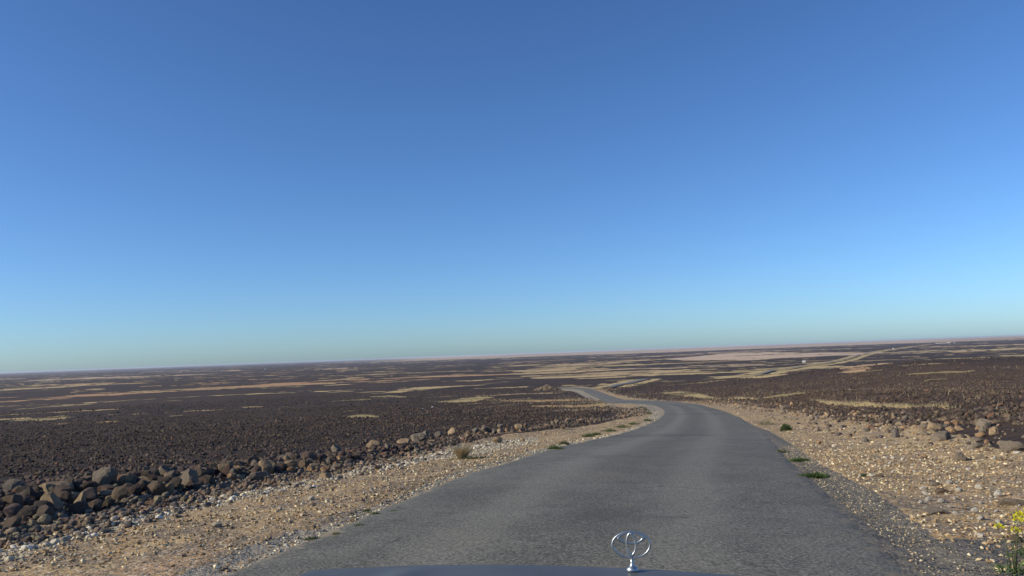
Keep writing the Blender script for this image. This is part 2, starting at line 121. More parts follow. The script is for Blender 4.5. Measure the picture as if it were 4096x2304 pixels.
class NT:
    def __init__(s,name):
        s.m=bpy.data.materials.new(name); s.m.use_nodes=True; s.t=s.m.node_tree; s.b=s.t.nodes['Principled BSDF']; s.b.inputs['Specular IOR Level'].default_value=.25
    def n(s,t,**k):
        x=s.t.nodes.new(t)
        for a,v in k.items(): setattr(x,a,v)
        return x
    def l(s,a,b): s.t.links.new(a,b)
    def put(s,sock,v):
        if hasattr(v,'is_output'): s.l(v,sock)
        else: sock.default_value=v
    def noise(s,scale,detail=4,rough=.55,vec=None,dim='3D'):
        x=s.n('ShaderNodeTexNoise'); x.inputs['Scale'].default_value=scale; x.inputs['Detail'].default_value=detail; x.inputs['Roughness'].default_value=rough
        s.l(vec if vec else s.geo(),x.inputs['Vector']); return x.outputs['Fac']
    def geo(s):
        if not hasattr(s,'_g'): s._g=s.n('ShaderNodeNewGeometry').outputs['Position']
        return s._g
    def objc(s):
        if not hasattr(s,'_o'): s._o=s.n('ShaderNodeTexCoord').outputs['Object']
        return s._o
    def attr(s,n): x=s.n('ShaderNodeAttribute'); x.attribute_name=n; return x
    def math(s,op,a,b=0.,c=False):
        x=s.n('ShaderNodeMath',operation=op,use_clamp=c); s.put(x.inputs[0],a); s.put(x.inputs[1],b); return x.outputs[0]
    def ss(s,v,a,b):
        x=s.n('ShaderNodeMapRange',interpolation_type='SMOOTHSTEP'); s.put(x.inputs[0],v); x.inputs[1].default_value=a; x.inputs[2].default_value=b; return x.outputs[0]
    def mix(s,f,a,b,bt='MIX'):
        x=s.n('ShaderNodeMix',data_type='RGBA',blend_type=bt); s.put(x.inputs[0],f)
        s.put(x.inputs[6],a if hasattr(a,'is_output') else (*a,1)); s.put(x.inputs[7],b if hasattr(b,'is_output') else (*b,1)); return x.outputs[2]
    def bump(s,h,strength=1.,dist=.02,norm=None):
        x=s.n('ShaderNodeBump'); x.inputs['Strength'].default_value=strength; x.inputs['Distance'].default_value=dist; s.l(h,x.inputs['Height'])
        if norm: s.l(norm,x.inputs['Normal'])
        return x.outputs[0]
    def out(s,col,rough=.9,norm=None):
        s.put(s.b.inputs['Base Color'],col if hasattr(col,'is_output') else (*col,1)); s.put(s.b.inputs['Roughness'],rough)
        if norm: s.l(norm,s.b.inputs['Normal'])
        return s.m
def hh(x,y): return float(H(np.array([x]),np.array([y]))[0])
def in_view(x,y,a=43): return (np.abs(np.degrees(np.arctan2(x,y)))<a)&(y>0)

# ---------- materials ----------
def mat_ground():
    t=NT('desert_ground'); m=t.attr('mask'); g=t.attr('mask2')
    sp=t.n('ShaderNodeSeparateColor'); t.l(m.outputs['Color'],sp.inputs[0]); sg=t.n('ShaderNodeSeparateColor'); t.l(g.outputs['Color'],sg.inputs[0])
    sand,orange,shoulder,pale=sp.outputs[0],sp.outputs[1],sp.outputs[2],m.outputs['Alpha']
    darkg,paleg,rust=sg.outputs[0],sg.outputs[1],sg.outputs[2]
    n1=t.noise(.9,6,.7); n2=t.noise(.06,6,.65); n3=t.noise(9,5,.7); n4=t.noise(.006,5,.6); n5=t.noise(3.2,5,.6)
    bas=t.mix(t.ss(n1,.40,.62),(.011,.0075,.0055),(.060,.039,.027)); bas=t.mix(t.ss(n2,.35,.7),bas,(.052,.033,.023)); 
    bas=t.mix(t.ss(n4,.35,.65),bas,t.mix(.5,bas,(.080,.050,.034)))
    sd=t.mix(t.ss(n1,.3,.7),(.39,.29,.135),(.60,.45,.21)); sd=t.mix(orange,sd,(.42,.21,.09)); sd=t.mix(pale,sd,(.62,.47,.35))
    # light soil showing between the stones, as ragged specks
    speck=t.math('MULTIPLY',t.ss(t.noise(2.1,5,.75),.60,.68),t.ss(n2,.42,.62))
    bas=t.mix(t.math('MULTIPLY',speck,.42),bas,(.25,.18,.095)); bas=t.mix(t.math('MULTIPLY',rust,t.ss(n1,.36,.62),True),bas,(.150,.090,.050))
    f=t.ss(t.math('ADD',sand,t.math('MULTIPLY',t.math('SUBTRACT',t.math('MULTIPLY',t.math('ADD',t.noise(.018,6,.8),t.noise(.08,6,.8)),.5),.5),2.6)),.36,.60)
    c=t.mix(f,bas,sd)
    sh=t.mix(t.ss(n5,.38,.62),(.38,.25,.12),(.485,.345,.168)); sh=t.mix(t.ss(t.noise(.8,6,.75),.44,.60),sh,(.235,.170,.108))
    sh=t.mix(t.math('MULTIPLY',t.ss(t.noise(.5,4,.6),.55,.68),.8),sh,(.40,.26,.15))
    def chips(scale,thr,amt,colr,base):
        v=t.n('ShaderNodeTexVoronoi'); v.inputs['Scale'].default_value=scale; t.l(t.geo(),v.inputs['Vector'])
        s2=t.n('ShaderNodeSeparateColor'); t.l(v.outputs['Color'],s2.inputs[0])
        k=t.math('MULTIPLY',t.ss(s2.outputs[0],thr,thr+.02),t.ss(v.outputs['Distance'],.5,.32)); return t.mix(t.math('MULTIPLY',k,amt),base,colr)
    sh=chips(22,.70,.85,(.62,.54,.40),sh); sh=chips(14,.80,.8,(.13,.11,.095),sh); sh=chips(45,.6,.7,(.55,.46,.32),sh)
    fs=t.ss(t.math('ADD',shoulder,t.math('MULTIPLY',t.math('SUBTRACT',n5,.5),1.1)),.38,.62)
    c=t.mix(fs,c,sh)
    dg=t.mix(t.ss(n3,.3,.7),(.10,.092,.080),(.19,.172,.142)); dg=chips(50,.80,.8,(.42,.36,.25),dg)
    c=t.mix(t.ss(t.math('ADD',darkg,t.math('MULTIPLY',t.math('SUBTRACT',n5,.5),1.0)),.35,.6),c,dg)
    pg=t.mix(t.ss(n3,.3,.7),(.20,.175,.135),(.38,.34,.26)); pg=chips(40,.4,.9,(.66,.60,.47),pg)
    c=t.mix(t.math('MULTIPLY',t.ss(t.math('ADD',paleg,t.math('MULTIPLY',t.math('SUBTRACT',n5,.5),1.2)),.4,.65),.8),c,pg)
    b=t.bump(t.math('ADD',n3,t.math('MULTIPLY',t.noise(40,3,.6),.3)),.7,.05); b=t.bump(n1,.8,.25,b)
    return t.out(c,.95,b)
def mat_rock(name,attr=True,pal=None,rough=.9,scale=1.):
    t=NT(name)
    if attr: base=t.attr('col').outputs['Color']; vec=t.geo()
    else:
        oi=t.n('ShaderNodeObjectInfo'); base=oi.outputs['Color']; vec=t.objc()
    n1=t.noise(3.5*scale,5,.65,vec); n2=t.noise(14*scale,5,.7,vec); n3=t.noise(60*scale,3,.6,vec)
    c=t.mix(t.ss(n1,.35,.68),base,t.mix(.55,base,(.12,.092,.07)),'MIX'); c=t.mix(t.ss(n2,.56,.72),c,t.mix(.5,c,(.42,.34,.24)))
    c=t.mix(t.math('MULTIPLY',t.ss(n2,.42,.3),.6),c,(.035,.028,.024))
    b=t.bump(n3,.5,.012/scale**.5,t.bump(n2,.8,.05/scale**.5))
    return t.out(c,rough,b)
def mat_asphalt():
    t=NT('worn_asphalt'); u=t.attr('col'); s=t.n('ShaderNodeSeparateColor'); t.l(u.outputs['Color'],s.inputs[0]); uu=s.outputs[0]; ed=s.outputs[2]
    n1=t.noise(.5,5,.65); n2=t.noise(34,5,.8); n3=t.noise(2.2,5,.65); n4=t.noise(160,2,.6)
    c=t.mix(t.ss(n1,.35,.65),(.128,.122,.096),(.180,.173,.138)); c=t.mix(t.math('MULTIPLY',t.ss(n3,.4,.66),.5),c,(.085,.083,.076))
    # two wheel tracks polished lighter, oil-dark strip between
    a=t.math('ABSOLUTE',t.math('SUBTRACT',t.math('ABSOLUTE',t.math('SUBTRACT',uu,.5)),.2)); tr=t.ss(a,.11,.02)
    c=t.mix(t.math('MULTIPLY',tr,.6),c,(.225,.215,.172))
    c=t.mix(t.math('MULTIPLY',t.ss(t.math('ABSOLUTE',t.math('SUBTRACT',uu,.5)),.10,.0),.4),c,(.08,.077,.068))
    c=t.mix(t.ss(n2,.50,.62),c,t.mix(.75,c,(.36,.34,.28))); c=t.mix(t.math('MULTIPLY',t.ss(n2,.47,.37),.85),c,(.028,.028,.026))
    c=t.mix(t.math('MULTIPLY',t.ss(t.math('ADD',t.math('MULTIPLY',ed,.55),t.math('MULTIPLY',t.math('SUBTRACT',t.noise(1.3,6,.75),.5),2.2)),.50,.62),.75),c,(.30,.245,.165))
    c=t.mix(t.math('MULTIPLY',t.ss(t.noise(28,2,.5),.70,.74),.6),c,(.38,.34,.27)); c=t.mix(t.math('MULTIPLY',t.ss(t.noise(.22,7,.78),.52,.66),.30),c,(.24,.205,.145)); c=t.mix(t.math('MULTIPLY',t.ss(t.noise(.16,5,.6),.55,.62),.30),c,(.07,.069,.062))
    cr=t.n('ShaderNodeTexVoronoi'); cr.feature='DISTANCE_TO_EDGE'; cr.inputs['Scale'].default_value=.45; wv=t.n('ShaderNodeVectorMath',operation='ADD'); nn=t.n('ShaderNodeTexNoise'); nn.inputs['Scale'].default_value=1.5; nn.inputs['Detail'].default_value=4
    t.l(t.geo(),nn.inputs['Vector']); t.l(t.geo(),wv.inputs[0]); t.l(nn.outputs['Color'],wv.inputs[1]); t.l(wv.outputs[0],cr.inputs['Vector'])
    c=t.mix(t.math('MULTIPLY',t.math('MULTIPLY',t.ss(cr.outputs['Distance'],.012,.003),t.ss(n1,.5,.6)),.6),c,(.04,.04,.038))
    return t.out(c,.82,t.bump(t.math('ADD',n4,t.math('MULTIPLY',n2,1.5)),.6,.006))
def mat_plain(name,c,rough=.6,metal=0.,bumps=None,var=.15,coat=0):
    t=NT(name); n=t.noise(bumps or 8,4,.6,t.objc())
    t.b.inputs['Metallic'].default_value=metal
    if coat: t.b.inputs['Coat Weight'].default_value=coat; t.b.inputs['Coat Roughness'].default_value=.06
    d=tuple(v*(1-var) for v in c); return t.out(t.mix(t.ss(n,.35,.65),d,c),rough)
def mat_leaf(name,c1,c2):
    t=NT(name); a=t.attr('col'); s=t.n('ShaderNodeSeparateColor'); t.l(a.outputs['Color'],s.inputs[0])
    m=t.out(t.mix(s.outputs[0],c1,c2),.7); t.b.inputs['Transmission Weight'].default_value=0
    tr=t.n('ShaderNodeBsdfTranslucent'); tr.inputs[0].default_value=(*c2,1); mx=t.n('ShaderNodeMixShader'); mx.inputs[0].default_value=.25
    o=t.t.nodes['Material Output']; t.l(t.b.outputs[0],mx.inputs[1]); t.l(tr.outputs[0],mx.inputs[2]); t.l(mx.outputs[0],o.inputs['Surface']); return m
M_GROUND=mat_ground(); M_ROCK=mat_rock('basalt_rubble'); M_BOULDER=mat_rock('weathered_boulder',attr=False,scale=2.2); M_ROAD=mat_asphalt()
M_CHIP=NT('limestone_chips'); M_CHIP=M_CHIP.out(M_CHIP.attr('col').outputs['Color'],.9)
M_LEAF=mat_leaf('green_weed',(.045,.078,.024),(.13,.19,.065)); M_DRY=mat_leaf('dry_stems',(.46,.37,.21),(.78,.66,.42)); M_YEL=mat_leaf('yellow_flowers',(.55,.50,.02),(.75,.70,.05)); M_SAGE=mat_leaf('dusty_weed',(.055,.070,.035),(.18,.20,.10))

# ---------- terrain ----------
az=np.concatenate([np.arange(-180,-42,1.5),np.arange(-42,42,.13),np.arange(42,180,1.5)])
rr=np.concatenate([[.3,1.0,1.8,2.4],np.exp(np.arange(math.log(3.0),math.log(60000),.0158))])
A,Rg=np.meshgrid(np.radians(az),rr); X=np.sin(A)*Rg; Y=np.cos(A)*Rg; Z=H(X,Y)
fr=in_view(X,Y,43.5)
def poly_mask(P):
    P=np.array(P); m=np.zeros(X.shape,np.float32)
    x0,y0=P.min(0);x1,y1=P.max(0); b=(X>=x0)&(X<=x1)&(Y>=y0)&(Y<=y1)
    m[b]=inside(X[b],Y[b],P); return m
def blur(m,k=1):
    for _ in range(k):
        p=np.pad(m,1,mode='edge'); m=(p[:-2,1:-1]+p[2:,1:-1]+p[1:-1,:-2]+p[1:-1,2:]+p[1:-1,1:-1]*2)/6
    return m
sand=np.zeros(X.shape); orange=np.zeros(X.shape); pale=np.zeros(X.shape)
for o_,p_,P in DATA['patches']:
    m=poly_mask(P); sand=np.maximum(sand,m); orange=np.where(m>0,o_,orange); pale=np.where(m>0,p_,pale)
sand=blur(sand,3)*.92; orange=blur(orange,3); pale=blur(pale,3)
# smaller natural sand flats of the plain (denser ahead and to the right, rare on the near field)
AZd=np.degrees(A)
fl=fbm(X/210.,Y/95.,50,5); fl2=fbm(X/900.,Y/500.,60,3)
dens=.18+.34*sstep(-22,8,AZd)*(1-.4*sstep(20,40,AZd)); far=sstep(330,800,Rg)
thr=.685-.14*dens-.10*(fl2-.5)*2
s2=sstep(thr,thr+.05,fl)*far*.8
fs_=fbm(X/46.,Y/20.,77,4); s2=np.maximum(s2,sstep(.73,.78,fs_)*sstep(130,260,Rg)*.75)
st=fbm(X/75.,Y/20.,140,4); s2=np.maximum(s2,sstep(.655-.03*sstep(-5,12,AZd),.69,st)*sstep(160,300,Rg)*(1-sstep(2600,4000,Rg))*.85)
new=(s2>sand); pale=np.where(new,sstep(1500,6000,Rg)*.6,pale); orange=np.where(new,sstep(.45,.75,fbm(X/400.,Y/300.,91,3))*.6,orange)
sand=np.maximum(sand,s2)
sand=sand-.75*sstep(.50,.60,fbm(X/150.,Y/42.,120,5))*sstep(250,420,Rg)*(1-sstep(4500,6000,Rg))
sand=np.maximum(sand,0)
sand=sand*(1-.75*sstep(.54,.64,fbm(X/34.,Y/11.,130,4))*sstep(60,140,Rg))
for k_ in (0,31): 
    m=blur(poly_mask(DATA['patches'][k_][2]),2); sand=np.maximum(sand,.66*m*(1-.5*sstep(.5,.62,fbm(X/260.,Y/110.,150,4))))
frc=(np.array(DATA['far_road'][0])+np.array(DATA['far_road'][1]))/2
sand=np.maximum(sand,.95*(1-sstep(5,13,seg_dist(X,Y,frc)+(fbm(X/12,Y/12,3,3)-.5)*9)))
# far desert beyond the lava: pale pinkish flats ahead and right, dark lava to the far left
fd=sstep(5200,8000,Rg)*sstep(-18,-4,AZd)*sstep(.30,.5,fbm(X/2600.,Y/1500.,15,4)+.10); sand=np.maximum(sand,fd*.62); pale=np.maximum(pale,fd*.35); orange=np.maximum(orange,fd*.3)
shoulder=blur(poly_mask(DATA['shoulder']),2)
sr=road_s(X,Y); nearb=(Y<12)&(Y>-60); shoulder=np.maximum(shoulder,np.where(nearb&(sr>-7.6)&(sr<6.5+sstep(12,6,Y)*3),1,0)*np.where((Y<11.0),1,0))
darkg=blur(poly_mask(DATA['dark_gravel']),1); darkg=np.maximum(darkg,np.where((Y<7.2)&(Y>-60)&(sr>2.2)&(sr<3.75),1,0))
paleg=np.zeros(X.shape)
for P in DATA['pale_gravel']: paleg=np.maximum(paleg,poly_mask(P))
paleg=blur(paleg,1); paleg=np.maximum(paleg,np.where((Y<9)&(Y>-60)&(sr<-2.2)&(sr>-3.2),.8,0))
foot=np.array(DATA['rubble_lines'][1][0])
rust=sstep(12,60,Rg)*(1-sstep(180,300,Rg))*sstep(4,18,AZd)*.85
rust=np.maximum(rust,1.3*(1-sstep(.25,1.1,seg_dist(X,Y,foot)+(fbm(X*1.3,Y*1.3,9,3)-.5)*.8))*(Y>0))
wd=sum(np.where(True,1-sstep(w_*.7,w_*1.8,seg_dist(X,Y,L_)),0) if True else 0 for L_,w_ in ((DATA['far_track'],14.),)) 
wd=wd*sstep(350,500,Rg); sand=np.maximum(sand,wd*.75); 
n_c=len(az); n_r=len(rr); idx=np.arange(n_r*n_c).reshape(n_r,n_c)
a_=idx[:-1]; b_=idx[1:]; quads=np.stack([a_,b_,np.roll(b_,-1,1),np.roll(a_,-1,1)],-1).reshape(-1,4)
V=np.stack([X,Y,Z],-1).reshape(-1,3); 
me=np_mesh('ground',V,quads[:,::-1],smooth=True,extra={'mask':np.stack([sand,orange,shoulder,pale],-1).reshape(-1,4),'mask2':np.stack([darkg,paleg,rust],-1).reshape(-1,3)})
g=obj('ground',me,M_GROUND); tag(g,kind='structure')

# ---------- road ----------
def resample(P,s):
    P=np.array(P,float); 
    # Catmull-Rom through the points
    Q=np.vstack([2*P[0]-P[1],P,2*P[-1]-P[-2]]); out=[]
    for i in range(1,len(Q)-2):
        for t in np.linspace(0,1,24,endpoint=False):
            a,b,c,d=Q[i-1:i+3]; out.append(.5*((2*b)+(-a+c)*t+(2*a-5*b+4*c-d)*t*t+(-a+3*b-3*c+d)*t**3))
    out.append(Q[-2]); out=np.array(out); L=np.concatenate([[0],np.cumsum(np.hypot(*np.diff(out,axis=0).T))]); u=np.interp(s*L[-1],s*0+L*0 if False else np.arange(2),np.arange(2)) if False else s*L[-1]
    return np.stack([np.interp(u,L,out[:,0]),np.interp(u,L,out[:,1])],-1)
def ribbon(name,Lp,Rp,n,k,lift,liftr,mat,jag=0.,taper=None):
    s=np.linspace(0,1,n)**1.6; a=resample(Lp,s); b=resample(Rp,s)
    d=b-a; wdt=np.hypot(d[:,0],d[:,1])[:,None]; e=d/wdt; q=a.copy()
    ja=(fbm(q[:,0]*9,q[:,1]*9,3,3)-.5)[:,None]*jag; jb=(fbm(b[:,0]*9,b[:,1]*9,9,3)-.5)[:,None]*jag
    a=a+e*ja; b=b+e*jb; u=np.linspace(0,1,k)
    P=a[:,None,:]*(1-u)[None,:,None]+b[:,None,:]*u[None,:,None]
    zx=H(P[...,0],P[...,1])+lift+liftr*np.hypot(P[...,0],P[...,1])+.03*(1-(2*u-1)**2)[None,:]
    top=np.dstack([P,zx]); lo=top[:,[0,-1]].copy(); lo[...,2]-=.07; lo[:,0,:2]-=e*.22; lo[:,1,:2]+=e*.22
    G=np.concatenate([lo[:,:1],top,lo[:,1:]],1); kk=k+2; uu=np.concatenate([[0],u,[1]])
    id_=np.arange(n*kk).reshape(n,kk); f=np.stack([id_[:-1,:-1],id_[:-1,1:],id_[1:,1:],id_[1:,:-1]],-1).reshape(-1,4)
    c=np.zeros((n,kk,3)); c[...,0]=uu; c[...,2]=np.clip(np.abs(2*uu-1)*8-7,0,1)[None,:]
    return obj(name,np_mesh(name,G.reshape(-1,3),f,col=c.reshape(-1,3),smooth=True),mat)
back_l=[(-14.6,-45),(-8.1,-15),(-4.9,-2.4),(-3.4,3.6)]; back_r=[(-9.2,-45),(-2.6,-15),(.55,-2.4),(2.05,3.3)]
rd=ribbon('road',back_l+DATA['road_left'],back_r+DATA['road_right'],1500,42,.012,.0005,M_ROAD,jag=.20); tag(rd,kind='structure')
M_FAR=mat_plain('dusty_far_asphalt',(.21,.20,.175),.9,bumps=.05)
fl_,fr_=DATA['far_road']; r2=ribbon('road',fl_,fr_,80,4,.15,.0006,M_FAR); tag(r2,kind='structure')
ft=np.array(DATA['far_track']); dd=np.gradient(ft,axis=0); nn_=np.stack([dd[:,1],-dd[:,0]],-1)/np.hypot(dd[:,0],dd[:,1])[:,None]
r3=ribbon('road',ft-nn_*2.3,ft+nn_*2.3,160,3,.25,.0009,M_FAR); tag(r3,kind='structure')

# ---------- rock shapes ----------
import bmesh
def ico(sub):
    bm=bmesh.new(); bmesh.ops.create_icosphere(bm,subdivisions=sub,radius=1); v=np.array([x.co[:] for x in bm.verts]); f=np.array([[q.index for q in p.verts] for p in bm.faces]); bm.free(); return v,f
def rock_shape(sub,seed,cuts=9,lo=.55,hi=.9,rough=.10):
    r=np.random.default_rng(seed); v,f=ico(sub)
    for _ in range(cuts):
        n=r.normal(size=3); n/=np.linalg.norm(n); d=r.uniform(lo,hi); k=np.maximum(0,v@n-d); v=v-k[:,None]*n
    if rough:
        q=v*2.6+seed; dsp=(fbm(q[:,0]+q[:,2]*.7,q[:,1]-q[:,2]*.6,seed,4)-.5)*rough*2+(fbm(q[:,0]*2.3-q[:,2]*1.7,q[:,1]*2.3+q[:,2]*1.9,seed+9,2)-.5)*rough*.9; v=v*(1+dsp[:,None])
    v=v-(v.max(0)+v.min(0))/2; return v/ (v.max(0)-v.min(0)),f       # unit box, centred
SH2=[rock_shape(2,100+i,7,.5,.85) for i in range(8)]; SH1=[rock_shape(1,200+i,4,.6,.9,.2) for i in range(8)]
def octa(seed):
    r=np.random.default_rng(seed); v=np.array([[1,0,0],[-1,0,0],[0,1,0],[0,-1,0],[0,0,1],[0,0,-1.]])+r.normal(0,.22,(6,3)); f=np.array([[0,2,4],[2,1,4],[1,3,4],[3,0,4],[2,0,5],[1,2,5],[3,1,5],[0,3,5]])
    v=v-(v.max(0)+v.min(0))/2; return v/(v.max(0)-v.min(0)),f
SH0=[octa(i) for i in range(8)]
def scatter(name,x,y,size,col,shapes,sink=.28,flat=(.55,.95),mat=None,kind='stuff',label=None,zadd=None):
    n=len(x); z=H(x,y); 
    if zadd is not None: z=z+zadd
    which=rng.integers(0,len(shapes),n); Vs=[];Fs=[];Cs=[];off=0
    for k,(v,f) in enumerate(shapes):
        i=np.where(which==k)[0]; m=len(i)
        if not m: continue
        th=rng.uniform(0,6.283,m); sx=size[i]*rng.uniform(.8,1.25,m); sy=size[i]*rng.uniform(.65,1.0,m); sz=size[i]*rng.uniform(flat[0],flat[1],m)
        ti=rng.normal(0,.25,m); 
        p=v[None]*np.stack([sx,sy,sz],-1)[:,None,:]
        c,s=np.cos(ti)[:,None],np.sin(ti)[:,None]; p=np.stack([p[...,0]*c-p[...,2]*s,p[...,1],p[...,0]*s+p[...,2]*c],-1)
        c,s=np.cos(th)[:,None],np.sin(th)[:,None]; p=np.stack([p[...,0]*c-p[...,1]*s,p[...,0]*s+p[...,1]*c,p[...,2]],-1)
        p+=np.stack([x[i],y[i],z[i]+sz*(.5-sink)],-1)[:,None,:]
        Vs.append(p.reshape(-1,3)); Fs.append((f[None]+(np.arange(m)*len(v))[:,None,None]+off).reshape(-1,3)); Cs.append(np.repeat(col[i],len(v),0)); off+=m*len(v)
    me=np_mesh(name,np.concatenate(Vs),np.concatenate(Fs),col=np.concatenate(Cs)); o=obj(name,me,mat or M_ROCK); tag(o,label,kind=kind); return o
def wedge(n,r0,r1,a0=-42,a1=42):
    r=np.sqrt(rng.uniform(r0*r0,r1*r1,n)); a=np.radians(rng.uniform(a0,a1,n)); return r*np.sin(a),r*np.cos(a)
SHP=np.array(DATA['shoulder']); PAT=[np.array(P) for o_,p_,P in DATA['patches']]
def free_ground(x,y,margin=True):
    ok=~inside(x,y,SHP)&(road_s(x,y)<-7.4)|(~inside(x,y,SHP)&(road_s(x,y)>6.9+1.3*sstep(34,20,y)+.9*(fbm(x*.5,y*.5,7,2)-.3))); 
    ok|=(~inside(x,y,SHP))&(y>95)&(np.abs(road_s(x,y))>6)
    for P in PAT:
        x0,y0=P.min(0);x1,y1=P.max(0); b=(x>=x0)&(x<=x1)&(y>=y0)&(y<=y1)
        if b.any():
            t=np.zeros(len(x),bool); t[b]=inside(x[b],y[b],P); ok&=~(t&(rng.random(len(x))<.86))
    ok&=seg_dist(x,y,DATA['far_road'][0])>8
    return ok
def basalt_col(n,right=None):
    b=(.03+.085*rng.random(n)**1.6)[:,None]*np.array([1.22,.86,.66]); b*=rng.uniform(.9,1.1,(n,3))
    k=rng.random(n); b[k<.10]=np.array([.16,.115,.07])*rng.uniform(.6,1.2,((k<.10).sum(),1)); b[k>.965]=np.array([.19,.09,.05])*rng.uniform(.7,1.1,((k>.965).sum(),1)); return b
def tan_col(n):
    b=np.array([.26,.20,.13])*rng.uniform(.55,1.35,(n,1))*rng.uniform(.92,1.08,(n,3)); k=rng.random(n)
    b[k<.35]=np.array([.15,.13,.11])*rng.uniform(.5,1.3,((k<.35).sum(),1)); b[k>.9]=np.array([.30,.17,.09])*rng.uniform(.7,1.2,((k>.9).sum(),1)); return b
# basalt field, three distance bands
PX,PY,PS,PC=[],[],[],[]
for (n,r0,r1,s0,s1) in ((34000,8,30,.05,.25),(60000,30,90,.07,.25),(60000,90,220,.12,.42),(16000,220,430,.3,.7)):
    x,y=wedge(n,r0,r1); s=s0+(s1-s0)*rng.random(n)**2.0; k=free_ground(x,y); cl=fbm(x/5,y/5,5,3)*.5+fbm(x/38,y/22,15,3)*.5; k&=(cl+rng.random(n)*.42>.56)
    PX.append(x[k]);PY.append(y[k]);PS.append(s[k]);PC.append(basalt_col(k.sum()))
FX,FY,FS,FC=map(np.concatenate,(PX,PY,PS,PC))
r_=np.hypot(FX,FY); vis=in_view(FX,FY,33); score=np.where(vis,FS/r_,0); top=np.argsort(-score)[:285]; keep=np.ones(len(FX),bool); keep[top]=False
nearm=keep&(r_<17); scatter('basalt_rubble',FX[nearm],FY[nearm],FS[nearm],FC[nearm],SH2,label='dark basalt rubble covering the near lava field')
farm=keep&(r_>=17)&(r_<32); scatter('basalt_rubble',FX[farm],FY[farm],FS[farm],FC[farm],SH1,label='dark basalt rubble covering the lava field into the distance')
vfar=keep&(r_>=32); scatter('basalt_rubble',FX[vfar],FY[vfar],FS[vfar],FC[vfar],SH0,label='fine dark basalt rubble of the far lava field')
# ---------- rubble ridges ----------
for j,(L,wd_,n,s0) in enumerate(DATA['rubble_lines']):
    L=np.array(L); seg=np.hypot(*np.diff(L,axis=0).T); 
    i=rng.choice(len(seg),n,p=seg/seg.sum()); t=rng.random(n); p=L[i]*(1-t[:,None])+L[i+1]*t[:,None]; d=(L[i+1]-L[i])/seg[i][:,None]
    o=rng.normal(0,wd_,n); p=p+np.stack([d[:,1],-d[:,0]],-1)*o[:,None]; s=s0*(.30+1.5*rng.random(n)**3.0)
    k=np.abs(road_s(p[:,0],p[:,1]))>3.6; cc=tan_col(n); q=rng.random(n)<(.25 if j==0 else (.04 if j==6 else .15)); cc[q]=basalt_col(q.sum())*1.4
    if j==6: s*=1-.45*sstep(25,8,p[:,1])
    scatter('stone_rubble',p[k,0],p[k,1],s[k],cc[k],SH2 if j in(0,1,6) else SH1,sink=.3,label=('loose brown stones heaped along the left berm','small brown rubble at the foot of the left berm','rubble ridge left of the distant bend','rubble at the near end of the ridge by the bend','stones along the left edge of the distant road','stones along the right edge of the distant road','tan stones heaped along the right side of the verge')[j])
# ---------- boulders, each an object ----------
BV=[rock_shape(3,300+i,8+i%4,.5,.88,.19) for i in range(16)]
BM=[]
for v,f in BV:
    me=np_mesh('boulder',v,f,smooth=False); me.materials.append(M_BOULDER); BM.append(me)
TONE={'t':(.35,.25,.145),'g':(.20,.165,.122),'b':(.125,.088,.060),'o':(.36,.225,.12)}
def put_rock(name,x,y,w,h,tone,label,cat,group,meshes=BM,sink=.22,depth=None,tilt=.15):
    o=bpy.data.objects.new(name,meshes[random.randrange(len(meshes))]); d=depth or w*random.uniform(.7,1.0)
    o.scale=(w*1.08,d,h*1.3); o.location=(x,y,hh(x,y)+h*(.65-sink*1.0)); o.rotation_euler=(random.gauss(0,tilt),random.gauss(0,tilt),random.uniform(-.6,.6))
    c=TONE[tone] if isinstance(tone,str) else tone; c=tuple(v*1.25 for v in c) if group==GR else c; k=random.uniform(.85,1.15); o.color=(c[0]*k,c[1]*k,c[2]*k,1)
    link(o); tag(o,label,cat,group); return o
GL='boulders heaped along the berm left of the road'; GR='boulders along the right verge'
LL={0:'wide flat-topped tan boulder far left in the berm, left of the grey upright boulder',4:'tall pale grey boulder standing proud of the left berm near the left picture edge',3:'narrow upright tan slab leaning among the nearest left berm boulders',1:'round tan boulder low in the left berm beside deep shadow',20:'large pale round boulder on the left berm above a black hollow of shadow',35:'broad grey boulder, widest on the skyline of the left berm',38:'blocky tan boulder on the berm crest just right of a dark grey one',33:'pointed grey boulder standing alone on the berm crest',34:'rounded tan boulder on the crest next to the broad grey one'}
NM={'t':'tan','g':'grey','b':'dark brown','o':'orange brown'}
def size_word(w,r):
    a=w/r; return 'small' if a<.011 else ('medium' if a<.02 else 'large')
def generic(b,side):
    r=math.hypot(b[0],b[1]); part='nearest' if r<13 else ('near' if r<17 else ('middle' if r<24 else ('farther' if r<36 else 'farthest'))); s_=float(road_s(b[0],b[1])); row=('on the road side' if abs(s_)<(8.3 if s_<0 else 6.6) else ('on the crest' if abs(s_)<(9.2 if s_<0 else 7.4) else 'on the field side'))
    return f"{size_word(b[2],r)} {'squat' if b[3]<b[2]*.62 else 'upright'} {NM[b[4]]} boulder {row}, {part} part of the {side}"
for i,b in enumerate(DATA['boulders_left']):
    if math.hypot(b[0],b[1])>28: b=(b[0],b[1],b[2]*.78,b[3]*.78,b[4])
    else: b=(b[0],b[1],b[2]*.92,b[3]*.9,b[4])
    put_rock('boulder',*b[:5],LL.get(i) or generic(b,'left berm'),'boulder',GL)
LR={1:'long tan slab lying tilted on the right stone line',20:'rounded grey green boulder highest on the right stone line',19-1:'big half-buried grey boulder on the right verge',21:'low tan slab tilted up beside the grey green boulder',23:'lone orange brown stone standing on the open right verge',27:'flat grey rock at the far start of the right stone line',30:'flat slate grey slab in the gravel at lower right',31:'grey rock near the right picture edge behind the yellow flowering plant',15:'squat grey tan boulder half sunk in the sandy right verge',24:'far tan stone by the right bend of the road'}
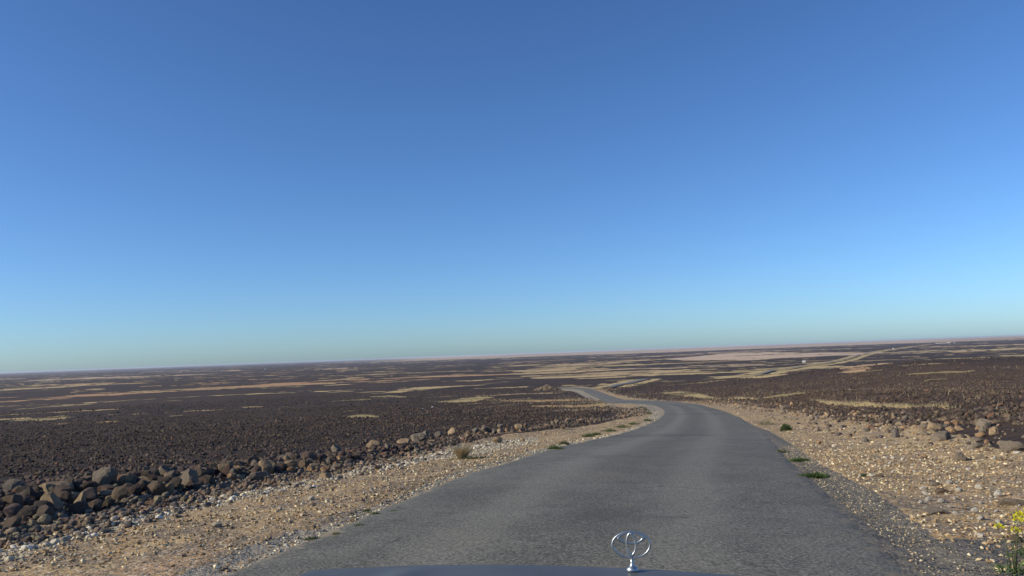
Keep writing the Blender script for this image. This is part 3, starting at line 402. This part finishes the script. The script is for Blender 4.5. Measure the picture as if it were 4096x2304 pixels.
for i,b in enumerate(DATA['boulders_right']):
    b=(b[0],b[1],b[2]*.85,b[3]*.8,b[4])
    put_rock('boulder',*b[:5],LR.get(i) or generic(b,'right stone line'),'boulder',GR,sink=.5)
def fill(L,n,wd_,smin,smax,side,grp,sink,rng_pw=2.0,kmax=9):
    L=np.array(L)[:kmax]; seg=np.hypot(*np.diff(L,axis=0).T); pr=seg/seg.sum()
    for _ in range(n):
        i=np.random.default_rng(random.randrange(1<<30)).choice(len(seg),p=pr); t=random.random(); p=L[i]*(1-t)+L[i+1]*t; d=(L[i+1]-L[i])/seg[i]; o_=random.gauss(0,wd_); p=p+np.array([d[1],-d[0]])*o_
        if abs(road_s(p[0],p[1]))<4.5: continue
        w_=(smin+(smax-smin)*random.random()**rng_pw)*(1 if np.hypot(*p)<30 else 1.25); tone=random.choice('ttggbbo' if grp==GL else 'ttttoog'); b=(p[0],p[1],w_,w_*random.uniform(.5,.85),tone)
        put_rock('boulder',*b,generic(b,side),'boulder',grp,sink=sink,tilt=.35)
RL=[q[0] for q in DATA['rubble_lines']]
fill(RL[0],140,.38,.10,.28,'left berm',GL,.2,1.7,14); fill(RL[6][::-1],60,.8,.10,.28,'right stone line',GR,.35,1.5,9)
# field rocks, the ones that show largest
FM=[]
for v,f in [rock_shape(2,400+i,9,.5,.82,.12) for i in range(10)]:
    me=np_mesh('basalt_rock',v,f); me.materials.append(M_BOULDER); FM.append(me)
def field_label(x,y,s,c,side):
    a=math.degrees(math.atan2(x,y)); r=math.hypot(x,y); tone='tan' if c[0]>.15 and c[1]/c[0]>.6 else ('rusty' if c[0]>.12 else ('brown' if c[0]>.075 else 'near black'))
    if side=='left': where='near the left picture edge' if a<-27 else ('behind the tall grey berm boulder' if a<-19 else ('behind the middle berm' if a<-12 else 'behind the far berm'))
    else: where='at the right picture edge' if a>27 else 'behind the right stone line'
    return f"{'larger' if s/r>.011 else 'smaller'} {tone} basalt rock, {'front' if r<16 else 'second'} rows {where}"
for i in top:
    c=FC[i]; s_=FS[i]; side='left' if road_s(FX[i],FY[i])<0 else 'right'
    put_rock('basalt_rock',FX[i],FY[i],s_,s_*random.uniform(.55,.9),tuple(c*1.1),field_label(FX[i],FY[i],s_,c,side),'rock',f'loose basalt rocks on the field {side} of the road',FM,.22,tilt=.3)

# ---------- gravel and pebbles ----------
def chips(name,n,r0,r1,cond,s0,s1,cols,label,a0=-42,a1=42,pw=2.2):
    x,y=wedge(n,r0,r1,a0,a1); k=cond(x,y); x,y=x[k],y[k]; n=len(x); s=s0+(s1-s0)*rng.random(n)**pw
    pal=np.array(cols); c=pal[rng.integers(0,len(pal),n)]*rng.uniform(.7,1.2,(n,1))*np.array([1.03,1,.90]); return scatter(name,x,y,s,c,SH0,sink=.3,flat=(.4,.8),mat=M_CHIP,label=label)
WH=[(.62,.56,.43),(.50,.43,.31),(.40,.33,.22),(.66,.62,.52)]; MIX=[(.66,.58,.42),(.58,.49,.33),(.44,.34,.21),(.34,.24,.14),(.30,.22,.14),(.24,.18,.125),(.14,.115,.09),(.62,.53,.37),(.40,.26,.14)]
DK=[(.11,.108,.10),(.17,.16,.145),(.22,.20,.17),(.46,.38,.26),(.08,.078,.075),(.38,.29,.18),(.55,.49,.37)]
ins=lambda P:(lambda x,y: inside(x,y,np.array(P)))
offroad=lambda x,y: np.abs(road_s(x,y))>2.8
sh=lambda x,y: inside(x,y,SHP)&offroad(x,y)&~inside(x,y,np.array(DATA['dark_gravel']))
shc=lambda x,y: sh(x,y)&(fbm(x*.9,y*.9,61,4)+rng.random(len(x))*.45>.60)
PGs=[np.array(P) for P in DATA['pale_gravel']]
chips('gravel',80000,6,20,shc,.010,.062,MIX,'mixed gravel strewn over the near sandy verges')
chips('gravel',70000,20,60,shc,.02,.085,MIX,'mixed gravel strewn over the verges further on')
chips('gravel',9000,60,200,lambda x,y:inside(x,y,SHP)&(np.abs(road_s(x,y))>3.2),.06,.2,MIX,'gravel along the distant verges')
chips('pale_gravel',30000,6,24,lambda x,y:(inside(x,y,PGs[0])|inside(x,y,PGs[2]))&(road_s(x,y)<-2.75),.018,.06,WH,'pale limestone chippings edging the asphalt on the left',-35,20,1.5)
chips('pale_gravel',30000,24,75,lambda x,y:(inside(x,y,PGs[0])|inside(x,y,PGs[2]))&(road_s(x,y)<-2.75),.04,.11,WH,'pale limestone chippings along the far left verge',-20,25,1.5)
DG=np.array(DATA['dark_gravel'])
chips('dark_gravel',60000,5.5,22,lambda x,y:inside(x,y,DG)&(road_s(x,y)>2.75),.010,.034,DK,'dark chippings spilled beside the right road edge',12,40,2)
L0=np.array(RL[0])
WL=np.array(DATA['white_line'])
def band(x,y): return (seg_dist(x,y,WL)<.42*rng.random(len(x))**.7+.05)&(y<48)
seg=np.hypot(*np.diff(WL,axis=0).T); n=2000; i=rng.choice(len(seg),n,p=seg/seg.sum()); t_=rng.random(n); p=WL[i]*(1-t_[:,None])+WL[i+1]*t_[:,None]+rng.normal(0,.27,(n,2))
pal=np.array(WH+[(.44,.37,.27),(.30,.25,.18),(.12,.105,.09),(.10,.08,.065)]); scatter('pale_gravel',p[:,0],p[:,1],(.025+.085*rng.random(n)**2.4),pal[rng.integers(0,len(pal),n)]*rng.uniform(.8,1.15,(n,1)),SH2,sink=.25,flat=(.4,.8),mat=M_CHIP,label='line of white stones at the foot of the left berm')
# white stones on the right verge, each an object
WM=[]
M_WHITE=mat_rock('white_limestone',attr=False,scale=5); 
for v,f in [rock_shape(2,500+i,8,.5,.82,.1) for i in range(8)]:
    me=np_mesh('limestone_stone',v,f); me.materials.append(M_WHITE); WM.append(me)
def stone_label(x,y,w):
    d=[(math.hypot(x-a,y-c_),n) for a,c_,n in ((4.4,8.6,'beside the flat slate slab at lower right'),(5.4,9.8,'between the slate slab and the sunken brown rocks'),(6.2,12.2,'below the squat grey tan boulder'),(7.3,14.8,'left of the low tilted tan slab'),(8.3,18.5,'below the middle of the right stone line'),(11,25,'near the far right stone line'),(4.2,6.8,'beside the yellow flowering weeds'))]
    return f"{'larger' if w>.055 else ('medium' if w>.035 else 'tiny')} white limestone stone {min(d)[1]}"
cnt=0
cl=[(4.9,9.4),(5.6,10.8),(5.0,8.2),(6.3,12.6),(7.2,15.2),(5.4,9.9),(8.4,18.2),(4.4,7.2),(6.0,9.2),(7.4,12.2),(9.2,21.),(11.2,26.5)]
while cnt<190:
    cx_,cy_=random.choice(cl); x=cx_+random.gauss(0,.75); y=cy_+random.gauss(0,1.3); s_=float(road_s(x,y))
    if not(3.4<s_<6.8): continue
    w_=.025+.06*random.random()**2.2; k=random.uniform(.8,1.1)
    put_rock('limestone_stone',x,y,w_,w_*random.uniform(.5,.8),(.74*k,.69*k,.58*k),stone_label(x,y,w_),'stone','white stones on the right verge',WM,.25,tilt=.3); cnt+=1
for k_ in range(45):
    y=9+random.random()*22; s_=random.uniform(-6.3,-3.4); x=float(np.interp(y,_cy,_cx))+s_/.97; w_=.05+.06*random.random()
    put_rock('limestone_stone',x,y,w_,w_*.6,(.55,.48,.36),f"{'larger' if w_>.08 else 'small'} cream stone on the {'near' if y<14 else ('middle' if y<21 else 'far')} left verge, {'close to the asphalt' if s_>-4.8 else 'close to the white stone line'}",'stone','cream stones on the left verge',WM,.25,tilt=.3)

# ---------- rubble mound by the distant bend ----------
mx,my=DATA['mound']; n=520; a=rng.uniform(0,6.283,n); q=rng.random(n)**.6; x=mx-1+np.cos(a)*q*5.5; y=my+np.sin(a)*q*6.; zz=(1-q)*2.1
c=tan_col(n); o=scatter('rubble_mound',x,y,rng.uniform(.5,1.0,n),c,SH1,zadd=zz*.9,label='heap of brown rubble left of where the road drops from sight')
o['kind']=''; del o['kind']; tag(o,'heap of brown rubble left of where the distant road drops from sight','rubble heap')

# ---------- plants ----------
def leaf_mesh(name,n,rx,ry,h,ll,lw,up=.5,dome=True,seed=0,blades=False):
    r=np.random.default_rng(seed); V=[];C=[]
    a=r.uniform(0,6.283,n); q=np.sqrt(r.random(n))
    if dome:
        el=np.arcsin(r.random(n)); rad=(.55+.45*r.random(n)**.5)*(1+.18*np.sin(a*3+seed)+.1*np.sin(a*7)); px=np.cos(a)*np.cos(el)*rx*rad; py=np.sin(a)*np.cos(el)*ry*rad; pz=np.sin(el)*h*rad+.01
    else:
        k=1+.3*np.sin(a*3+seed)+.2*np.sin(a*5+2*seed); px=np.cos(a)*q*rx*k; py=np.sin(a)*q*ry*k; pz=h*r.random(n)*(1-q*.6)
    d=np.stack([px/rx,py/ry,pz/h*up+.2],-1)+r.normal(0,.5,(n,3)); d/=np.linalg.norm(d,axis=1)[:,None]; s=np.cross(d,r.normal(size=(n,3))); s/=np.linalg.norm(s,axis=1)[:,None]
    L=(ll*r.uniform(.6,1.3,n))[:,None]; P=np.stack([px,py,pz],-1)
    if blades: P[:,2]*=.2
    v=np.stack([P-s*lw/2,P+s*lw/2,P+d*L+s*lw*.2,P+d*L-s*lw*.2],1).reshape(-1,3); v[:,2]=np.maximum(v[:,2],-.01)
    f=np.arange(n*4).reshape(n,4); c=np.repeat(r.random((n,1)),4,0)*np.ones((1,3)); return np_mesh(name,v,f,col=c)
def stem_mesh(name,n,rx,h,w,seed=0,lean=.5,tips=None):
    r=np.random.default_rng(seed); V=[];F=[];C=[]
    for i in range(n):
        a=r.uniform(0,6.283); b=np.array([math.cos(a)*rx*.15*r.random(),math.sin(a)*rx*.15*r.random(),0]); e=np.array([math.cos(a)*rx*r.uniform(.3,1)*lean*2,math.sin(a)*rx*r.uniform(.3,1)*lean*2,h*r.uniform(.55,1)])
        m=(b+e)/2+np.array([0,0,h*.12])+r.normal(0,rx*.08,3); pts=[b,m,e]; o=len(V)
        for j,p in enumerate(pts):
            ww=w*(1-.3*j)
            for t in range(3): V.append(p+ww*np.array([math.cos(t*2.094),math.sin(t*2.094),0]))
            C+= [[r.random()]*3]*3
        for j in range(2):
            for t in range(3): u=(t+1)%3; F.append([o+j*3+t,o+j*3+u,o+j*3+3+u,o+j*3+3+t])
        if tips is not None: tips.append(e)
    return np_mesh(name,V,F,col=C)
def plant(name,pos,label,cat='plant',group=None):
    e=bpy.data.objects.new(name,None); e.location=(pos[0],pos[1],hh(*pos[:2])); link(e); tag(e,label,cat,group); return e
PL=DATA['plants']
p=plant('green_bush',PL['green_bush'],'dense rounded green bush standing on the sandy right verge','bush'); obj('foliage',leaf_mesh('foliage',2200,.24,.23,.27,.06,.012,seed=3),M_LEAF,p); obj('stem',stem_mesh('stem',26,.16,.24,.005,4),M_DRY,p)
def weed(pos,rx,ry,h,label,seed,group=None,mat=None,n=420,rot=0,ll=.05):
    p=plant('weed',pos,label,'weed',group); p.rotation_euler=(0,0,rot); obj('leaves',leaf_mesh('leaves',n,rx,ry,h,ll,.012,dome=False,seed=seed),mat or M_LEAF,p); obj('stem',stem_mesh('stem',14,rx,h*1.1,.003,seed),mat or M_LEAF,p); return p
weed((PL['weeds_right_near'][0]+.12,PL['weeds_right_near'][1]),.17,.07,.06,'long low green weed on the right road edge, nearest of the three there',11,'green weeds on the right road edge',n=900,rot=-.5)
weed((PL['weeds_right_mid'][0]+.12,PL['weeds_right_mid'][1]),.13,.07,.06,'low green weed on the right road edge, middle one of three',12,'green weeds on the right road edge',n=650,rot=-.4)
weed(PL['weeds_right_far'],.11,.07,.08,'sparse thin weed on the right road edge, farthest and faintest of three',13,'green weeds on the right road edge',n=160,rot=-.4,mat=M_SAGE)
weed(PL['weed_by_bush'],.45,.2,.28,'thin grey green weed on the right verge beyond the rounded bush',14,n=240,mat=M_SAGE,ll=.16)
LAB=['dark green weed mat by a small brown stone at the left asphalt edge','faint weed sprig just beyond the dark weed mat on the left edge','bushy grey green weed midway along the left edge before the bend','small weed close beside the bushy one on the left edge','green weed strip on the left edge, second before the bend','longest green weed strip on the left asphalt edge approaching the bend','green weed on the left edge right before the road narrows','small weed on the inside of the left bend','upright weed on the inside of the bend, tallest there','weed just past the tallest one inside the bend','farthest weed inside the left bend','tiny weed with a shadow beside it on the left verge, right of the pale pair','pale weed, larger of a pair on the left gravel verge','faint pale weed behind its larger neighbour on the left verge','low weed by the left gravel strip below the pale pair','weed beside a dark stone near the lower left road edge','pale low weed nearest the camera on the left verge','tiny weed in the stony right verge']
for i,(x,y,w_) in enumerate(DATA['weeds_left']):
    far=i<11; weed((x,y),w_*.42,w_*.28,w_*(.22 if i not in(8,) else .8),LAB[i],20+i,None,M_LEAF if (i<8 and i not in(1,)) or i in(11,) else M_SAGE,n=420 if far else 140,rot=-.3,ll=.10 if far else .03)
p=plant('dry_bush',PL['dry_bush'],'dry straw coloured bush with a green base on the left verge beside white stones','bush')
obj('dry_stems',stem_mesh('dry_stems',260,.30,.36,.006,8,lean=.6),M_DRY,p); g2=obj('leaves',leaf_mesh('leaves',420,.30,.15,.09,.05,.014,dome=False,seed=31),M_SAGE,p); g2.location=(.12,-.12,0)
for key,hgt,sd,lb,gx in (('yellow_plant',.42,5,'tall yellow flowering weed at the bottom right corner, front one',0),('yellow_plant_back',.36,6,'yellow flowering weed at the right picture edge, cut off by it',0)):
    p=plant('flowering_weed',PL[key],lb,'wildflower','yellow flowering weeds at lower right'); tips=[]
    obj('stems',stem_mesh('stems',12,.10,hgt,.003,sd,lean=.45,tips=tips),M_SAGE,p); obj('leaves',leaf_mesh('leaves',95,.11,.11,.10,.06,.010,dome=False,seed=sd),M_LEAF,p)
    fv=leaf_mesh('petals',34,.034,.034,.03,.018,.012,seed=sd)
    for e in tips[:5]:
        if e[2]>hgt*.62: obj('flower_head',fv,M_YEL,p,loc=e)
# dry grass on the long pale strip of the right slope, and yellow tufts on the slope
def grass(name,x,y,h,label,mat=None):
    n=len(x); z=H(x,y); a=rng.uniform(0,6.283,n); w_=h*.05; le=rng.normal(0,.3,(n,2))*h[:,None]
    b=np.stack([x,y,z],-1); s=np.stack([np.cos(a)*w_,np.sin(a)*w_,a*0],-1); t=b+np.stack([le[:,0],le[:,1],h],-1)
    v=np.stack([b-s,b+s,t],1).reshape(-1,3); c=np.repeat(rng.random((n,1)),3,0)*np.ones((1,3)); o=obj(name,np_mesh(name,v,np.arange(n*3).reshape(n,3),col=c),mat or M_DRY); tag(o,label,kind='stuff'); return o
M_GRASS=mat_leaf('yellow_grass',(.30,.24,.13),(.50,.42,.25))
def poly_fill(P,n):
    P=np.array(P); x0,y0=P.min(0);x1,y1=P.max(0); x=rng.uniform(x0,x1,n*6); y=rng.uniform(y0,y1,n*6); k=inside(x,y,P); return x[k][:n],y[k][:n]
big=[P for o_,p_,P in DATA['patches'] if 25<np.hypot(*np.mean(P,axis=0))<330]
for j,P in enumerate(big):
    x,y=poly_fill(P,5200); r0=np.hypot(x,y).mean() if len(x) else 0
    if len(x): grass('dry_grass',x,y,rng.uniform(.07,.18,len(x))*(1+r0/300),'dry yellow grass growing on a sandy flat among the dark rocks',M_GRASS)
x,y=wedge(16000,22,230,3,42); k=free_ground(x,y)&(fbm(x/9,y/5,44,4)+rng.random(len(x))*.12>.60); grass('dry_grass',x[k],y[k],rng.uniform(.12,.3,k.sum())*(1+np.hypot(x[k],y[k])/200),'scattered yellow grass tufts on the dark slope right of the road',M_GRASS)
x,y=wedge(9000,14,150,-42,0); k=free_ground(x,y)&(fbm(x/9,y/5,45,4)+rng.random(len(x))*.1>.68); grass('dry_grass',x[k],y[k],rng.uniform(.08,.2,k.sum()),'sparse dry grass between the dark rocks left of the road',M_GRASS)

# ---------- boxes helper for buildings and car ----------
def box_mesh(name,sx,sy,sz,bev=0.,mat=None,z0=0.):
    bm=bmesh.new(); bmesh.ops.create_cube(bm,size=1); bmesh.ops.scale(bm,vec=(sx,sy,sz),verts=bm.verts); bmesh.ops.translate(bm,vec=(0,0,sz/2+z0),verts=bm.verts)
    if bev: bmesh.ops.bevel(bm,geom=bm.edges[:],offset=bev,segments=2,affect='EDGES')
    me=bpy.data.meshes.new(name); bm.to_mesh(me); bm.free()
    if mat: me.materials.append(mat)
    return me
M_WW=mat_plain('white_wall_paint',(.80,.80,.76),.6); M_DK=mat_plain('dark_opening',(.05,.05,.055),.4); M_RF=mat_plain('pale_roof_sheet',(.62,.68,.68),.5,.0); M_LIME=mat_plain('lime_washed_wall',(.72,.66,.54),.8); M_CONC=mat_plain('grey_block_wall',(.30,.29,.27),.9)
def house(name,pos,w_,d_,h_,label,cat,wall,roofm,rot=0.,nwin=2,roof='flat'):
    e=plant(name,pos,label,cat); e.rotation_euler=(0,0,rot); obj('wall',box_mesh('wall',w_,d_,h_+1.0,.02,wall,z0=-1.0),None,e)
    if roof=='flat': r=obj('roof',box_mesh('roof',w_+.4,d_+.4,.22,.03,roofm),None,e); r.location=(0,0,h_+.002)
    else:
        bm=bmesh.new(); a=w_/2+.25;b=d_/2+.25; vs=[bm.verts.new(c) for c in((-a,-b,0),(a,-b,0),(a,b,0),(-a,b,0),(-a,0,.8),(a,0,.8))]
        for f in((0,1,5,4),(2,3,4,5),(0,4,3),(1,2,5),(3,2,1,0)): bm.faces.new([vs[i] for i in f])
        me=bpy.data.meshes.new('roof'); bm.to_mesh(me); bm.free(); me.materials.append(roofm); r=obj('roof',me,None,e); r.location=(0,0,h_+.002)
    for i in range(nwin):
        q=obj('window',box_mesh('window',w_*.13,.12,h_*.3,0,M_DK),None,e); q.location=(-w_/2+w_*(i+1)/(nwin+1)+(w_*.06 if i==0 else 0),-d_/2-.03,h_*.42)
    q=obj('door',box_mesh('door',w_*.12 if w_<12 else 1.6,.12,h_*.68,0,M_DK),None,e); q.location=(w_*.36,-d_/2-.03,.0)
    return e
B=DATA['buildings']
house('cabin',B['cabin'],4.4,3.0,2.3,'white roadside cabin with pale roof beside the orange track on the plain','cabin',M_WW,M_RF,rot=-.3,nwin=2)
house('cabin',B['far_cabin'],5.2,4.0,3.2,'small white cabin beyond the first one, nearer the horizon','cabin',M_WW,M_RF,rot=-.3,nwin=1)
cx_,cy_=B['compound']
house('long_building',(cx_+10,cy_),64,12,3.4,'long low pale building at the end of the far road under the horizon','building',M_LIME,M_LIME,rot=-.45,nwin=7)
house('block_building',(cx_+48,cy_-12),15,10,6.5,'taller pale block at the right end of the long low building','building',M_LIME,M_LIME,rot=-.45,nwin=3)
house('grey_hut',(cx_-95,cy_-330),11,8,5.5,'grey hut left of the long pale building by the far road','building',M_CONC,M_CONC,rot=-.4,nwin=2)
house('hut',B['left_hut'],7,5,3.5,'tiny white peaked hut far out on the left plain','hut',M_WW,M_WW,rot=.2,nwin=1,roof='gable')
house('hut',B['centre_hut'],11,7,4.5,'tiny pale hut under the horizon above the centre of the plain','hut',M_WW,M_WW,rot=.1,nwin=2,roof='gable')
# ---------- litter ----------
M_BAG=mat_plain('white_plastic',(.82,.84,.85),.35)
for i,((x,y),lb,s_) in enumerate(zip(DATA['litter'],['white plastic sheet caught on the dark rocks left of the bend','small white scrap lying on the left lava field','white and black scrap lying on the right lava slope','tiny white scrap standing left of the distant rubble ridge'],[.6,.2,.42,.3])):
    v,f=rock_shape(2,600+i,3,.6,.9,.9); o=obj('plastic_litter',np_mesh('plastic_litter',v,f,smooth=True),M_BAG); o.scale=(s_,s_*.6,s_*.42); o.location=(x,y,hh(x,y)+s_*.28); tag(o,lb,'litter')
# ---------- the car whose bonnet shows at the bottom ----------
CY=-.245; OX,OY,OZ=DATA['ornament']      # ornament foot on the bonnet
M_PAINT=mat_plain('blue_grey_car_paint',(.105,.112,.118),.55,.0,var=.25,coat=.08,bumps=3)
M_CHROME=mat_plain('chrome',(.46,.49,.50),.40,1.,var=.05); M_RUB=mat_plain('black_rubber',(.02,.02,.02),.8); M_GLASS=mat_plain('headlamp_glass',(.62,.66,.68),.08,.2,coat=1.); M_BLK=mat_plain('black_plastic',(.025,.025,.028),.5)
car=bpy.data.objects.new('car',None); car.location=(OX,OY,0); car.rotation_euler=(0,0,CY); link(car)
tag(car,'blue grey car carrying the camera, its bonnet edge along the bottom of the picture','car')
def grid_obj(name,fn,us,vs,mat,parent,smooth=True):
    G=np.array([[fn(u,v) for u in us] for v in vs]); n,k=G.shape[:2]; id_=np.arange(n*k).reshape(n,k)
    f=np.stack([id_[:-1,:-1],id_[:-1,1:],id_[1:,1:],id_[1:,:-1]],-1).reshape(-1,4); return obj(name,np_mesh(name,G.reshape(-1,3),f,smooth=smooth),mat,parent)
def bz(u,v):
    vv=v+.03*u*u; z=OZ-.0075-.050*u*u-.020*u-(.03*vv if vv<0 else .03*vv)-(max(0,vv-.02)/.16)**2*.10
    z+=.010*math.exp(-((abs(u)-.60)/.05)**2)*(1 if vv<-.1 else math.exp(-((vv+.1)/.1)**2)); return z
grid_obj('bonnet',lambda u,v:(u,v-.03*u*u,bz(u,v-.03*u*u)),np.linspace(-.93,.93,75),np.linspace(-1.15,.20,56),M_PAINT,car)
VW=-.42
def wing(s):
    def fn(t,v):
        top=bz(s*.935,v if v<.12 else .12)-.004; arch=math.sqrt(max(0,.47**2-(v-VW)**2))+.36 if abs(v-VW)<.47 else 0
        low=max(.46,arch); taper=0 if v<.0 else (v/.3)**2*.12
        P=[(.936,top),(.955,top-.010),(.975,top-.05),(.985,top-.14),(.99,max(low+.04,.72)),(.99,low),(.90,low)]
        k=min(len(P)-1,int(round(t))); return (s*(P[k][0]-taper),v,max(P[k][1],low) if k>3 else P[k][1])
    return grid_obj('wing',fn,range(7) if s>0 else range(6,-1,-1),np.linspace(-1.35,.28,48),M_PAINT,car)
wing(1); wing(-1)
cw=obj('scuttle',box_mesh('scuttle',1.7,.16,.05,.015,M_BLK),None,car); cw.location=(0,-1.235,OZ-.03)
gr=obj('grille',box_mesh('grille',.86,.06,.24,.02,M_BLK),None,car); gr.location=(0,.235,OZ-.42)
for k in range(5):
    q=obj('grille_bar',box_mesh('grille_bar',.84,.03,.018,.004,M_CHROME),None,gr); q.location=(0,.04,.025+k*.046)
nose=obj('nose_panel',box_mesh('nose_panel',1.68,.10,.16,.04,M_PAINT),None,car); nose.location=(0,.17,OZ-.27)
bp=obj('bumper',box_mesh('bumper',1.86,.26,.30,.06,M_PAINT),None,car); bp.location=(0,.30,.40)
np_=obj('bumper_grille',box_mesh('bumper_grille',.9,.03,.10,.01,M_BLK),None,bp); np_.location=(0,.125,.06)
for s in (-1,1):
    h=obj('headlight',box_mesh('headlight',.30,.10,.19,.035,M_GLASS),None,car); h.location=(s*.66,.215,OZ-.40); r=obj('indicator',box_mesh('indicator',.09,.09,.17,.03,mat_plain('amber_lens',(.7,.28,.04),.2)),None,h); r.location=(s*.19,-.03,.01)
    bm=bmesh.new(); prof=[(.0,.20),(.11,.20),(.12,.235),(.12,.33),(.10,.36),(-.10,.36),(-.12,.33),(-.12,.235),(-.11,.20),(0,.20)]; N=36
    vs=[[bm.verts.new((x,math.cos(2*math.pi*i/N)*r_,math.sin(2*math.pi*i/N)*r_)) for x,r_ in prof[:-1]] for i in range(N)]
    for i in range(N):
        for j in range(len(prof)-1): a,b=vs[i],vs[(i+1)%N]; k=(j+1)%(len(prof)-1); bm.faces.new((a[j],a[k],b[k],b[j]))
    me=bpy.data.meshes.new('tyre'); bm.to_mesh(me); bm.free(); me.materials.append(M_RUB)
    wh=bpy.data.objects.new('wheel',None); link(wh,car); wh.location=(s*.84,VW,.375); obj('tyre',me,None,wh)
    bm=bmesh.new(); bmesh.ops.create_cone(bm,cap_ends=True,segments=32,radius1=.205,radius2=.17,depth=.16,matrix=Matrix.Rotation(math.pi/2*s,4,'Y'))
    for i in range(6):
        a=i*math.pi/3; bmesh.ops.create_cube(bm,size=1,matrix=Matrix.Rotation(a,4,'X')@Matrix.Translation((s*.085,0,.10))@Matrix.Diagonal((.025,.05,.15,1)))
    me=bpy.data.meshes.new('rim'); bm.to_mesh(me); bm.free(); me.materials.append(mat_plain('alloy',(.5,.51,.52),.3,.9)); obj('rim',me,None,wh)
# hood ornament: upright oval ring with two crossing ovals on a short stem
orn=bpy.data.objects.new('hood_ornament',None); link(orn,car); orn.location=(0,0,0); orn.rotation_euler=(0,0,.09)
RZ=OZ+.062
def oval(name,cx,cz,a,b,ts,tt,tb,dep,yo=0.,skew=0.):
    """closed band: half width a, half height b; in-plane thickness ts at the sides, tt top, tb bottom"""
    N=72; V=[];F=[]
    for i in range(N):
        th=2*math.pi*i/N; c,s=math.cos(th),math.sin(th); t=ts*c*c+(tt if s>0 else tb)*s*s; nx,nz=c/a,s/b; l=math.hypot(nx,nz); nx/=l; nz/=l
        ox,oz=a*c-nx*t/2,b*s-nz*t/2
        for j in range(8):
            ph=2*math.pi*(j+.5)/8; e=math.copysign(abs(math.cos(ph))**.6,math.cos(ph))*t/2; y=math.copysign(abs(math.sin(ph))**.6,math.sin(ph))*dep/2
            V.append((cx+ox+nx*e+skew*(oz),yo+y,cz+oz+nz*e))
    for i in range(N):
        for j in range(8): F.append((i*8+j,i*8+(j+1)%8,((i+1)%N)*8+(j+1)%8,((i+1)%N)*8+j))
    return obj(name,np_mesh(name,V,F,smooth=True),M_CHROME,orn)
oval('outer_ring',0,RZ,.0520,.0350,.0066,.0034,.0034,.0060)
oval('vertical_oval',-.0006,RZ+.0004,.0140,.0320,.0040,.0080,.0075,.0060,.0)
oval('horizontal_oval',0,RZ+.0165,.0375,.0155,.0110,.0030,.0048,.0050,.0)
bm=bmesh.new(); prof=[(.0155,0),(.0155,.0035),(.0130,.0068),(.0085,.0095),(.0052,.0140),(.0042,.0200),(.0042,.0290)]; N=24; ring=[]
for r_,z_ in prof: ring.append([bm.verts.new((math.cos(2*math.pi*i/N)*r_,math.sin(2*math.pi*i/N)*r_*.8,OZ-.003+z_)) for i in range(N)])
for k in range(len(prof)-1):
    for i in range(N): j=(i+1)%N; bm.faces.new((ring[k][i],ring[k][j],ring[k+1][j],ring[k+1][i]))
bm.faces.new(ring[-1])
for f in bm.faces: f.smooth=True
me=bpy.data.meshes.new('stem'); bm.to_mesh(me); bm.free(); me.materials.append(M_CHROME); obj('stem',me,None,orn)

# ---------- haze over the plain ----------
hz=box_mesh('haze',116000,116000,46,0); mh=bpy.data.materials.new('thin_air_haze'); mh.use_nodes=True; t=mh.node_tree; t.nodes.clear()
vp=t.nodes.new('ShaderNodeVolumePrincipled'); vp.inputs['Color'].default_value=(.72,.80,.95,1); vp.inputs['Density'].default_value=HAZE; vp.inputs['Anisotropy'].default_value=.2
oo=t.nodes.new('ShaderNodeOutputMaterial'); t.links.new(vp.outputs[0],oo.inputs['Volume']); ho=obj('haze',hz,mh); ho.location=(0,0,-38.5); tag(ho,kind='stuff')
